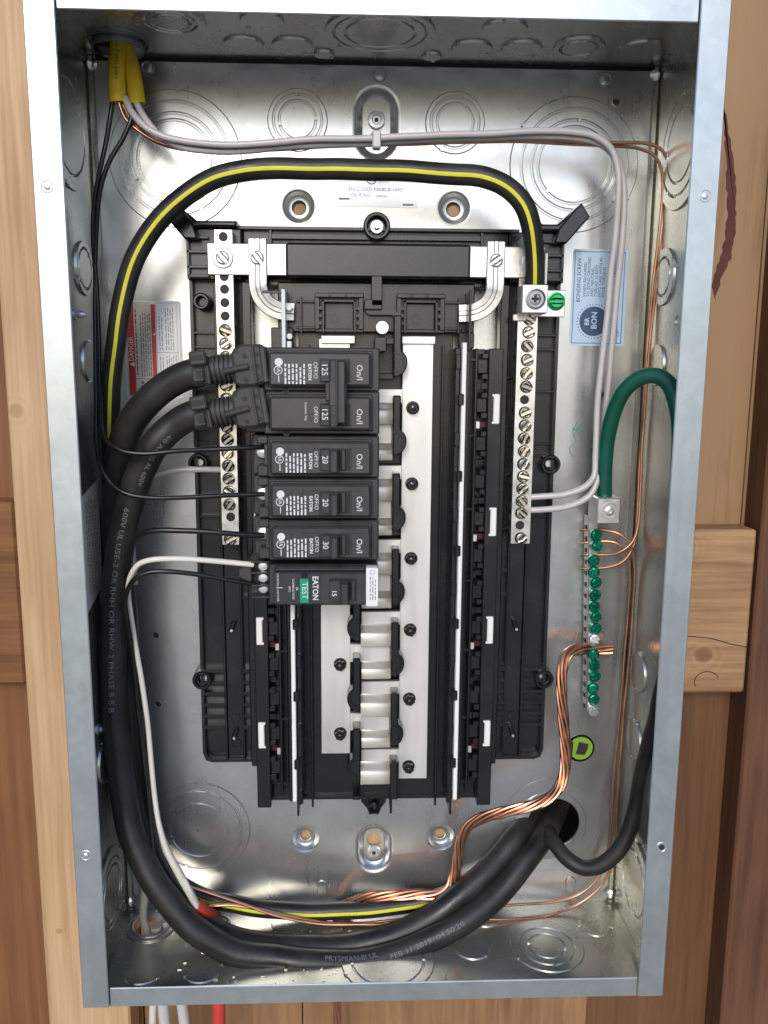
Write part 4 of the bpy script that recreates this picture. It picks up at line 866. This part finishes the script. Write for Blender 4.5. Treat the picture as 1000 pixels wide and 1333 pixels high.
b = MB(); b.prism([(149.4 + x, -194.4 + z) for x, z in ((-8.2, -3.6), (-5.6, -6.6), (-5.2, 4), (-6.4, 6.4), (-8.2, 3.4))], .35, .38); obj('icon_edge', b, 'print_black', t)

# ================================================================== CABLES AND WIRES
def waver(pts, amp, seed):
    rnd = random.Random(seed); ph = [rnd.uniform(0, 6.28) for _ in range(6)]; L_ = 0; out = [pts[0]]; n = len(pts)
    for i in range(1, n):
        L_ += (pts[i] - pts[i - 1]).length; e = min(1, i / 8, (n - 1 - i) / 8)
        f_ = lambda a, b, c: math.sin(L_ / 13 + a) + .6 * math.sin(L_ / 29 + b) + .45 * math.sin(L_ / 6.1 + c)
        out.append(pts[i] + Vector((f_(*ph[:3]), f_(*ph[3:]), f_(ph[1], ph[4], ph[2]))) * (amp * .6 * e))
    return out
def wire(name, label, cat, ctrl, r, m, group=None, n=12, step=2.2, parts=None):
    pts = waver(spline(ctrl, step), .5 if not callable(r) and r > 5 else .32, len(label)); b = MB(); b.tube(pts, r, n); o = obj(name, b, m, loc=tuple(pts[0])); tag(o, label, cat, group); o['_pts'] = 0; return o, pts
def stripe(o, pts, r, m, width=.28, lean=0.0, a=0, z=1):
    F = frames(pts); k0, k1 = int(len(F) * a), int(len(F) * z); rings = []
    for p, t, aa, bb in F[k0:k1]:
        rings.append([tuple(p + bb * (r * q * math.cos(u + lean)) + aa * (r * q * math.sin(u + lean))) for u, q in ((-width, .99), (-width, 1.02), (0, 1.03), (width, 1.02), (width, .99))])
    b = MB(); b.loft(rings, True, True, closed=False); return obj('stripe', b, m, o)
def wrap(o, pts, r, s_, cap, a, m, turn=1, lean=0.0, up=1, name='lettering', gap=1.0):
    """print lettering along a cable from fraction a of its length"""
    vs, fs, x0, x1 = text_geo(s_); k = cap / .69; acc = [0.0]
    for i in range(1, len(pts)): acc.append(acc[-1] + (pts[i] - pts[i - 1]).length)
    F = frames(pts); L0 = acc[-1] * a; out = []
    for v in vs:
        L_ = L0 + turn * v[0] * k * gap; j = 0
        j = max(0, min(len(acc) - 2, int(L_ / acc[-1] * (len(acc) - 1))))
        f_ = (L_ - acc[j]) / max(1e-6, acc[j + 1] - acc[j]); p = F[j][0].lerp(F[j + 1][0], f_); aa = F[j][2].lerp(F[j + 1][2], f_).normalized(); bb = F[j][3].lerp(F[j + 1][3], f_).normalized()
        an = lean + up * (v[1] - .35) * k / r; out.append(tuple(p + bb * (r * 1.012 * math.cos(an)) + aa * (r * 1.012 * math.sin(an))))
    b = MB(); b.add(out, fs); return obj(name, b, m, o)

# heavy feeders
oB, pB = wire('feeder_cable', 'thick black feeder cable with white lettering from the lower rubber boot', 'cable',
    [(-103.6, 61, 48.6), (-111.1, 60, 46.7), (-120.7, 58, 41.6), (-131.6, 58, 31.0), (-141.1, 55, 15.9), (-149.9, 51, -3.9), (-157.6, 47, -25.8), (-162.5, 45, -49.7), (-166.2, 44, -80.0), (-168.1, 44, -110.5), (-168.8, 44, -147.0), (-167.3, 45, -183.7), (-163.6, 47, -215.2), (-156.1, 51, -239.3), (-142.8, 56, -262.3), (-122.8, 60, -286.6), (-96.1, 60, -306.3), (-65.7, 60, -313.2), (-35.1, 60, -317.3), (-4.2, 57, -318.0), (27.3, 51, -312.8), (59.6, 43, -301.2), (88.9, 31, -286.0), (112.1, 16, -267.5), (127.6, 0, -256.8), (139.7, -22, -255.3)], 8.7, 'cable_rubber', 'thick black feeder cables', 20)
oA, pA = wire('feeder_cable', 'thick black feeder cable entering the upper rubber boot', 'cable',
    [(-103.7, 62, 72.4), (-111.5, 61, 70.6), (-122.6, 58, 65.5), (-135.4, 55, 55.9), (-148.2, 50, 41.9), (-158.9, 41, 22.4), (-165.1, 33, -2.7), (-166.8, 27, -33.6), (-166.1, 25, -70.0), (-164.9, 25, -112.0), (-164.8, 25, -155.1), (-163.1, 27, -198.4), (-159.5, 32, -229.4), (-150.3, 40, -254.1), (-135.4, 46, -276.5), (-116.6, 46, -298.6), (-90.4, 46, -310.7), (-61.8, 46, -314.7), (-30.4, 45, -317.3), (1.3, 43, -313.6), (32.4, 38, -304.9), (59.9, 30, -289.7), (86.4, 18, -273.0), (106.4, 4, -257.8), (121.1, -18, -254.7)], 8.7, 'cable_rubber', 'thick black feeder cables', 20)
wrap(oB, pB, 8.7, '600V UL USE-2 OR RHH OR RHW-2 PHASE B B B', 3.1, .113, 'print_grey', 1, -.1, -1, gap=1.45)
wrap(oB, pB, 8.7, '4/0 AWG AL 600V', 2.6, .035, 'print_grey', 1, -.5, -1, gap=1.3)
wrap(oB, pB, 8.7, 'PRYSMIAN-BI UL', 3.1, .684, 'print_grey', 1, -1.0, -1, gap=1.1)
wrap(oB, pB, 8.7, 'FEB 11 2019  04:50:20', 3.1, .748, 'print_grey', 1, -.55, -1, gap=1.35)
wrap(oA, pA, 8.7, 'UNDERGROUND SERVICE', 2.3, .245, 'print_grey', 1, -.9, -1, gap=1.3)
# rubber boots where the feeders enter the breaker
def boot(label, at, rot):
    t = thing('cable_boot', label, 'cable boot', at, 'rubber boots on the feeder cables')
    def L(m_): m_.v = [(p[0] + at[0], p[1] + at[1], p[2] + at[2]) for p in m_.v]; return m_
    b = MB(); b.box(-22, -11, -9, 7, -8, 9.4, 1.4); b.box(-21, -11.5, 7, 12, 3.4, 11.6, 1.0); b.box(-21, -14, 7, 9.6, -6, 2, .8); b.box(-12.5, -10.6, 7, 10.5, -8, 3, .6); obj('clamp', L(b), 'boot_rubber', t)
    b = MB(); b.box(-20, -13, 12, 12.3, 6.2, 9.2, 0); b.box(-18.4, -15, 9.6, 9.9, -4, .6, 0); obj('clamp_slot', L(b), 'recess_shade', t)
    b = MB(); b.lathe([(7.6, 0), (7.6, 14)], (-11, 0, 0), (1, 0, 0), 20); obj('sleeve', L(b), 'boot_rubber', t)
    for i in range(5):
        b = MB(); b.prism([(8.9 * math.cos(2 * math.pi * k / 20), 8.9 * math.sin(2 * math.pi * k / 20)) for k in range(20)], -9.4 + i * 2.7, -7.9 + i * 2.7, .3, ax='x'); obj('rib', L(b), 'boot_rubber', t)
    b = MB(); b.prism([(2.6, -9), (6, -11), (15, -11.5), (20.5, -10), (22, -4), (22, 8), (19.5, 12), (9, 13), (4.5, 11), (2.6, 8)], -9, 9.5, 1.6); hb = obj('hood', L(b), 'boot_rubber', t)
    b = MB(); b.tube([(-2, 9.8, -1.4), (4, 10.4, -.6), (12, 10.2, .2)], 1.8, 10); b.box(14.8, 16.2, 9, 11, -10, 11, .4); b.box(19, 22.6, -8, 10.6, -10, 10.6, .8); obj('moulded_ridge', L(b), 'boot_rubber', hb)
    b = MB()
    for x, z in ((5.4, 9.4), (10.4, 6), (9.6, -7.4), (17.4, 6.4), (17, -.4), (17, -6.8)): b.cyl((x, 9.45, z), 1.5, .25, n=14)
    obj('vent_hole', L(b), 'recess_shade', hb); t.rotation_euler = (0, rot, 0); return t
boot('upper ribbed rubber boot on the feeder entering the main breaker', (-86.5, 63, 74.3), R(-6))
boot('lower ribbed rubber boot on the feeder entering the main breaker', (-86.8, 62, 49.7), R(-9))

# striped neutral feeder
oN, pN = wire('neutral_cable', 'black cable with a yellow stripe arching over the chassis', 'cable',
    [(95.9, 40, 125.4), (94.7, 44, 134.9), (92.9, 48, 147.7), (89.8, 52, 159.2), (84.4, 54, 170.0), (74.5, 55, 179.1), (60.9, 55, 184.4), (43.0, 55, 186.2), (20.8, 55, 187.2), (-5.8, 55, 187.6), (-32.3, 55, 188.1), (-56.4, 55, 187.7), (-78.5, 54, 185.6), (-96.5, 52, 181.1), (-112.5, 50, 172.9), (-126.2, 48, 162.0), (-137.9, 46, 147.5), (-147.3, 44, 130.1), (-153.9, 43, 110.2), (-158.7, 41, 87.6), (-163.3, 36, 59.9), (-168.2, 27, 30.8), (-171.4, 18, -4.9), (-173.1, 12, -47.1), (-173.4, 9, -90.3), (-173.1, 8, -134.4), (-171.9, 8, -179.4), (-167.5, 12, -223.3), (-158.1, 20, -250.8), (-143.7, 22, -276.2), (-121.7, 22, -291.9), (-96.1, 22, -299.6), (-63.6, 22, -304.4), (-25.5, 22, -305.7), (12.8, 22, -302.8), (45.9, 20, -297.5), (73.9, 16, -288.6), (98.9, 10, -271.0), (117.8, -2, -259.1), (128.7, -20, -257.2)], 6.0, 'cable_rubber', None, 18)
stripe(oN, pN, 6.0, 'stripe_yellow', .18, -.2, .004, .97)
# copper grounding conductor, seven strands
def strands(name, label, ctrl, R_=4.0, rs=1.28, pitch=100, step=2.2):
    pts = waver(spline(ctrl, step), .4, 9); F = frames(pts); t = thing(name, label, 'copper cable', tuple(pts[0]))
    b = MB(); b.tube(pts, rs, 8); obj('strand', b, 'copper_dull', t)
    for k in range(6):
        q = []; L_ = 0
        for i, (p, tn, aa, bb) in enumerate(F):
            if i: L_ += (F[i][0] - F[i - 1][0]).length
            an = 2 * math.pi * (L_ / pitch + k / 6); q.append(p + (aa * math.cos(an) + bb * math.sin(an)) * (R_ - rs))
        b = MB(); b.tube(q, rs, 8); obj('strand', b, 'copper', t)
    return t
strands('grounding_conductor', 'thick twisted bare copper conductor bending down from the ground bar past the chassis', [(164.5, 12, -116.3), (158.5, 12, -116.2), (149.1, 13, -115.3), (138.3, 17, -113.9), (131.8, 20, -116.1), (128.4, 22, -123.6), (127.6, 23, -136.4), (128.6, 24, -152.6), (130.6, 25, -168.9), (132.1, 26, -184.2), (131.1, 28, -198.0), (126.3, 32, -208.3), (117.1, 36, -214.5), (103.6, 38, -218.9), (88.2, 34, -224.3), (75.0, 28, -231.6), (66.1, 24, -240.1), (61.2, 22, -251.8), (59.3, 22, -264.7), (57.4, 22, -279.6), (54.2, 23, -288.4), (46.5, 24, -292.4), (31.7, 24, -292.1), (15.3, 24, -292.4), (-0.9, 22, -295.3), (-12.4, 17, -301.6), (-24.6, 10, -311.1), (-39.9, 7, -319.7), (-59.6, 7, -328.7), (-82.0, 8, -334.3)])
strands('copper_tail', 'twisted bare copper leaving below the cabinet', [(-25, 20, -312), (-25, 20, -330), (-25.4, 21, -345), (-26, 19, -380), (-27, 10, -460), (-30, -10, -700)], 3.2, 1.15)
# right hand cables
oG, pG = wire('ground_cable', 'thick dark green cable looping into the ground lug', 'cable', [(150.6, 24, -9.7), (149.7, 25, 1.6), (148.9, 27, 17.0), (148.7, 31, 34.7), (150.0, 37, 50.6), (153.6, 45, 63.2), (161.3, 52, 70.8), (169.0, 58, 71.4), (174.1, 64, 66.5), (176.1, 70, 57.1), (177.3, 74, 43.8), (177.9, 76, 22.2), (178.5, 76, -14.7)], 4.9, 'green_insulation', None, 18)
wire('service_cable', 'black cable curling from the opened knockout up the right inner wall', 'cable', [(125.5, -22, -255.7), (126.2, -4, -255.4), (127.9, 18, -257.0), (135.0, 30, -262.7), (144.4, 36, -265.4), (154.9, 40, -261.9), (164.5, 42, -252.7), (172.2, 42, -238.5), (176.5, 42, -220.5), (178.8, 46, -193.8), (177.9, 58, -163.0), (175.8, 74, -133.1), (175.8, 84, -108.2), (176.7, 88, -87.4)], 5.4, 'cable_rubber', None, 18)
# yellow sheathed cables and what comes out of them
def jacket(label, ctrl, txt=None):
    pts = spline(ctrl, 2); b = MB(); b.tube(pts, lambda f: (5.0, 3.3), 16); o = obj('sheathed_cable', b, 'jacket_yellow', loc=tuple(pts[0])); tag(o, label, 'cable', 'yellow cables entering the top')
    if txt: wrap(o, pts, 3.5, txt, 2.4, .67, 'print_black', 1, -.25, -1)
    return o
jacket('left yellow sheathed cable with black lettering entering through the top', [(-154, 29, 330), (-153.5, 29, 290)] + [(-152.4, 30, 258.9), (-153.1, 31, 249.0), (-153.2, 32, 239.0), (-152.6, 33, 227.8)], '12-2 WG 600V')
jacket('right yellow sheathed cable entering through the top', [(-147, 24, 330), (-147.5, 24, 290)] + [(-148.6, 26, 260.4), (-146.0, 27, 250.5), (-144.0, 28, 240.5), (-142.2, 30, 228.0)])
b = MB(); b.lathe([(15.2, ZT - 3.4), (17.6, ZT - 3.4), (17.6, ZT - 1.7), (14.4, ZT - 1.7), (13.2, ZT + 8)], (CON_T[0], CON_T[1], 0), (0, 0, 1), 36, False, False)
b.lathe([(14.6, ZT - 8.5), (14.6, ZT - 1.6), (16.8, ZT - 1.6), (16.8, ZT - 4.5)], (CON_T[0], CON_T[1], 0), (0, 0, 1), 36, False, False)
tt = thing('cable_connector', 'grey ring connector round the yellow cables in the top wall', 'cable connector', (CON_T[0], CON_T[1], ZT)); obj('ring', b, 'lug_side', tt)
b = MB(); b.box(CON_T[0] - 12, CON_T[0] - 4, CON_T[1] - 9, CON_T[1] + 4, ZT - 8, ZT + 4, .8); obj('clamp_bar', b, 'black_gloss', tt)
wire('hot_wire', 'thin black wire from the yellow cable down to the upper 20 amp breaker', 'wire', [(-155.6, 33, 230.2), (-156.6, 34, 222.7), (-159.9, 34, 208.7), (-163.8, 34, 194.0), (-167.5, 33, 179.9), (-170.8, 31, 162.7), (-171.9, 29, 142.9), (-171.2, 30, 115.6), (-170.4, 34, 87.8), (-168.7, 42, 64.6), (-166.0, 54, 46.6), (-163.2, 62, 38.0), (-156.7, 70, 31.0), (-147.3, 73, 26.4), (-135.0, 73, 25.1), (-119.9, 71, 26.3), (-102.8, 67, 27.3), (-82.9, 64, 28.0), (-68.1, 58, 28.0)], 1.45, 'black_insulation', 'black wires feeding the 20 amp breakers')
wire('hot_wire', 'thin black wire from the yellow cable down to the lower 20 amp breaker', 'wire', [(-144.2, 33, 225.4), (-145.2, 34, 218.3), (-150.5, 34, 208.0), (-158.7, 34, 195.8), (-163.9, 34, 182.8), (-167.1, 33, 169.0), (-169.8, 30, 151.7), (-172.2, 29, 129.3), (-172.4, 33, 101.6), (-171.2, 40, 73.8), (-169.5, 50, 46.4), (-167.6, 58, 28.6), (-163.1, 66, 16.6), (-156.1, 70, 7.1), (-146.6, 73, 1.6), (-134.0, 72, -0.8), (-114.5, 69, -0.7), (-92.5, 65, -0.4), (-68.6, 58, -0.5)], 1.45, 'black_insulation', 'black wires feeding the 20 amp breakers')
gA, pgA = wire('neutral_wire', 'grey insulated wire arching along the top, upper of the two', 'wire', [(-148.5, 33, 230.4), (-145.1, 35, 223.1), (-137.9, 37, 214.6), (-128.0, 38, 209.0), (-113.8, 38, 205.8), (-91.5, 38, 204.4), (-66.7, 38, 205.2), (-41.8, 38, 207.8), (-19.2, 38, 209.0), (-0.1, 38, 209.7), (24.0, 38, 210.9), (49.1, 38, 212.2), (71.9, 38, 213.4), (94.9, 38, 214.6), (115.9, 37, 214.4), (130.1, 36, 212.7), (140.5, 35, 206.6), (145.1, 34, 196.4), (146.8, 33, 179.8), (147.1, 31, 159.9), (146.1, 29, 134.9), (144.9, 27, 104.6), (143.2, 26, 75.9), (142.3, 26, 44.2), (142.2, 27, 19.4), (141.2, 29, 7.1), (135.4, 31, 0.4), (123.6, 31, -4.2), (108.8, 30, -5.8), (93.4, 27, -7.3)], 2.05, 'grey_insulation', 'grey neutral wires to the right bar')
wire('neutral_wire', 'grey insulated wire arching along the top, lower of the two', 'wire', [(-142.4, 31, 228.5), (-138.6, 33, 221.2), (-130.7, 34, 211.3), (-118.3, 34, 204.2), (-102.1, 34, 201.8), (-78.5, 34, 202.2), (-51.2, 34, 204.8), (-28.4, 34, 206.4), (-0.9, 34, 208.1), (26.6, 34, 209.9), (54.2, 34, 211.2), (77.3, 34, 212.4), (100.5, 34, 212.8), (121.7, 33, 212.0), (136.2, 32, 209.0), (145.3, 31, 201.9), (150.1, 30, 189.4), (152.0, 29, 169.3), (152.1, 27, 144.5), (150.9, 25, 114.3), (150.0, 23, 85.7), (149.7, 21, 56.3), (147.3, 22, 26.5), (144.7, 26, 5.8), (139.6, 28, -5.6), (128.0, 29, -12.0), (110.4, 29, -14.6), (93.7, 27, -15.4)], 2.05, 'grey_insulation', 'grey neutral wires to the right bar')
b = MB(); b.box(-3.4, 1.6, 34, 41.4, 203.2, 213.0, .7); tag(obj('wire_clip', b, 'grey_insulation', loc=(-1.5, 33, 210)), 'small grey tie holding the two grey wires below the upper screw', 'wire clip')
CR = 1.0
wire('bare_copper_wire', 'bare copper wire under the grey wires turning down the right side, outer', 'wire', [(-152.2, 33, 227.8), (-149.2, 32, 219.6), (-140.3, 31, 212.3), (-127.2, 30, 206.4), (-108.7, 30, 203.6), (-83.6, 30, 204.0), (-51.5, 30, 205.8), (-19.3, 30, 208.0), (17.7, 30, 209.9), (50.1, 30, 210.8), (78.0, 30, 212.1), (106.3, 29, 212.0), (130.2, 28, 211.3), (149.4, 27, 211.4), (164.9, 26, 211.9), (174.0, 25, 209.2), (179.1, 24, 202.3), (180.8, 23, 189.0), (180.7, 22, 166.3), (178.8, 20, 138.6), (177.7, 18, 110.2), (177.0, 16, 76.2), (176.6, 15, 36.1), (177.5, 15, -4.9), (176.8, 16, -25.6), (173.5, 17, -38.0), (165.8, 16, -45.6), (157.8, 12, -48.6), (149.2, 9, -49.3), (140.1, 9, -49.3)], CR, 'copper', 'bare copper grounds to the ground bar')
wire('bare_copper_wire', 'bare copper wire under the grey wires turning down the right side, inner', 'wire', [(-150.5, 31, 227.5), (-146.0, 29, 218.8), (-135.7, 28, 209.8), (-120.7, 27, 204.6), (-102.4, 27, 203.1), (-74.8, 27, 204.0), (-42.5, 27, 205.8), (-10.0, 27, 207.6), (22.5, 27, 209.4), (59.9, 27, 210.9), (92.7, 27, 211.8), (118.9, 26, 210.7), (145.3, 25, 210.1), (161.0, 24, 209.2), (171.1, 23, 205.6), (176.3, 22, 197.3), (178.3, 21, 180.3), (178.1, 20, 157.4), (176.6, 18, 129.4), (176.3, 16, 95.8), (176.3, 14, 56.3), (176.5, 13, 15.6), (176.6, 14, -20.7), (175.3, 15, -39.5), (168.6, 15, -52.2), (159.3, 12, -57.2), (149.6, 9, -59.0), (140.6, 9, -58.9)], CR, 'copper', 'bare copper grounds to the ground bar')
wire('bare_copper_wire', 'bare copper wire rising from the floor of the cabinet to the top ground screw', 'wire', [(-151.0, 40, -244.5), (-142.3, 38, -261.2), (-129.9, 37, -272.9), (-112.1, 36, -280.8), (-89.9, 35, -290.6), (-65.2, 34, -300.6), (-36.0, 33, -307.8), (-3.8, 32, -309.7), (28.8, 30, -310.0), (61.7, 28, -309.7), (95.2, 25, -311.9), (126.8, 20, -313.0), (148.4, 16, -308.2), (164.2, 14, -295.8), (172.3, 14, -278.8), (174.5, 14, -256.5), (174.1, 14, -226.7), (174.4, 14, -191.6), (175.5, 14, -151.5), (176.5, 14, -112.3), (177.4, 14, -79.4), (176.2, 15, -54.9), (171.8, 16, -40.3), (164.5, 15, -33.7), (155.8, 12, -31.6), (148.3, 9, -31.6), (138.8, 9, -32.2)], CR, 'copper', 'bare copper grounds to the ground bar')
wire('bare_copper_wire', 'bare copper wire rising from the floor of the cabinet to the second ground screw', 'wire', [(-114.3, 34, -292.1), (-99.7, 33, -291.9), (-81.3, 32, -295.8), (-57.5, 31, -303.5), (-30.8, 29, -309.6), (1.7, 27, -311.1), (34.7, 24, -310.2), (68.2, 20, -307.6), (102.5, 15, -308.1), (131.3, 12, -308.2), (151.5, 10, -303.2), (164.0, 10, -291.0), (169.8, 10, -272.1), (171.0, 11, -246.2), (171.9, 11, -210.6), (173.1, 11, -169.9), (174.2, 11, -130.1), (174.7, 11, -91.2), (174.5, 12, -63.7), (171.2, 13, -48.4), (164.4, 13, -40.9), (156.6, 11, -39.8), (148.7, 9, -40.7), (139.2, 9, -41.2)], CR, 'copper', 'bare copper grounds to the ground bar')
wire('neutral_wire', 'pale grey wire curving out between the feeders into the left neutral bar', 'wire', [(-156.0, 30, -63.5), (-155.6, 34, -32.3), (-152.6, 40, -11.4), (-149.3, 42, -1.4), (-143.8, 40, 5.6), (-136.1, 36, 9.4), (-125.1, 33, 11.5), (-111.1, 31, 11.3), (-95.2, 27, 10.4)], 1.9, 'grey_insulation')
wire('hot_wire', 'black wire looping from behind the feeders to the 30 amp breaker', 'wire', [(-149.9, 34, -274.0), (-151.6, 34, -236.8), (-154.0, 34, -194.9), (-155.7, 36, -150.5), (-157.1, 38, -112.7), (-156.8, 43, -80.3), (-154.2, 52, -52.9), (-151.2, 57, -38.2), (-147.0, 61, -28.8), (-140.1, 64, -23.0), (-130.4, 66, -21.2), (-113.5, 66, -21.7), (-93.3, 64, -23.5), (-69.2, 57, -26.3)], 1.75, 'black_insulation')
wire('arc_fault_neutral', 'white wire curving to the arc fault breaker above a black one', 'wire', [(-118.5, 52, -280.5), (-124.4, 55, -260.5), (-133.6, 52, -245.6), (-141.4, 48, -228.7), (-145.2, 45, -205.7), (-147.4, 43, -174.2), (-149.9, 43, -137.0), (-152.5, 45, -105.1), (-153.8, 52, -77.6), (-153.2, 57, -60.5), (-149.8, 61, -49.8), (-144.1, 64, -42.4), (-135.9, 65, -39.3), (-121.4, 64, -39.1), (-103.7, 60, -41.4), (-76.7, 52, -45.8)], 1.75, 'white_insulation')
wire('hot_wire', 'black wire dipping to the lower terminal of the arc fault breaker', 'wire', [(-145.8, 52, -251.0), (-147.3, 48, -225.8), (-150.2, 45, -192.0), (-153.5, 43, -152.8), (-155.3, 46, -109.9), (-154.6, 58, -78.3), (-154.2, 61, -66.2), (-150.7, 64, -56.7), (-145.3, 66, -50.0), (-136.9, 66, -46.7), (-125.1, 65, -46.9), (-110.6, 62, -49.6), (-90.4, 57, -54.3), (-72.4, 50, -59.6)], 1.55, 'black_insulation')
# foot: sheathed cables leaving through the floor of the cabinet
wire('sheathed_cable', 'cream sheathed cable going down through the ring connector in the corner', 'cable', [(-154.5, 30, -247.7), (-158.1, 28, -272.0), (-160.4, 26, -290.9), (-161.8, 25, -306.4)] + [(-157, 24, -330), (-158, 22, -370), (-164, 12, -440), (-170, 0, -700)], 2.9, 'cream_jacket')
wire('sheathed_cable', 'cream sheathed cable meeting the red sheath near the floor', 'cable', [(-143.4, 46.5, -221.3), (-137.5, 51, -238.5), (-129.4, 54, -253.3), (-122.8, 54, -267.9), (-118.9, 50, -281.4)], lambda f: (1.75 + .9 * min(1, f * 2),) * 2, 'cream_jacket')
wire('sheathed_cable', 'red sheathed cable passing down through the cabinet floor', 'cable', [(-120.4, 50, -279.6), (-116.8, 48, -284.5), (-113.5, 42, -292.8)] + [(-111, 28, -306), (-111, 26, -330), (-111, 26, -360), (-112, 24, -440), (-114, 0, -700)], lambda f: (4.7, 4.4), 'red_jacket', None, 14)
wire('sheathed_cable', 'grey sheathed cable below the cabinet, left one of the pair', 'cable', [(-153, 26, -312), (-152, 27, -335), (-151, 26, -360), (-151, 20, -430), (-152, 0, -700)], 4.0, 'grey_insulation', 'grey cables leaving below')
wire('sheathed_cable', 'grey sheathed cable below the cabinet, right one of the pair', 'cable', [(-148, 20, -312), (-143, 22, -335), (-139, 24, -360), (-136, 20, -430), (-134, 0, -700)], 4.0, 'grey_insulation', 'grey cables leaving below')
for nm, c, lab in (('cable_connector', CON_B, 'ring connector in the floor of the cabinet by the left corner'), ('cable_connector', CON_B2, 'ring connector in the floor beneath the red sheath')):
    t = thing(nm, lab, 'cable connector', (c[0], c[1], ZB)); r = c[2]
    b = MB(); b.lathe([(r - 1.6, -3), (r - 1.6, 3.6), (r - .8, 4.2), (r + .4, 3.6), (r + .6, 1.8), (r + 3.2, 1.8), (r + 3.2, 2.6), (r + .8, 3)], (c[0], c[1], ZB), (0, 0, 1), 36, False, False); obj('ring', b, 'lug_metal', t)
# crumbs of insulation and copper on the floor of the cabinet
b = MB(); rnd = random.Random(21)
for i in range(90):
    x = rnd.gauss(-60, 45); d = rnd.uniform(30, 95); L_ = rnd.uniform(.3, 1.5); a = rnd.uniform(0, 3.1)
    x = max(-165, min(150, x)); b.box(x - L_, x + L_, d - .3, d + .3, ZB + 1.7, ZB + 2.2, .1)
cr_ = obj('crumbs', b, 'warm_screw'); cr_['kind'] = 'stuff'
for o in bpy.data.objects:
    for k in ('_loc', '_pts'):
        if k in o: del o[k]
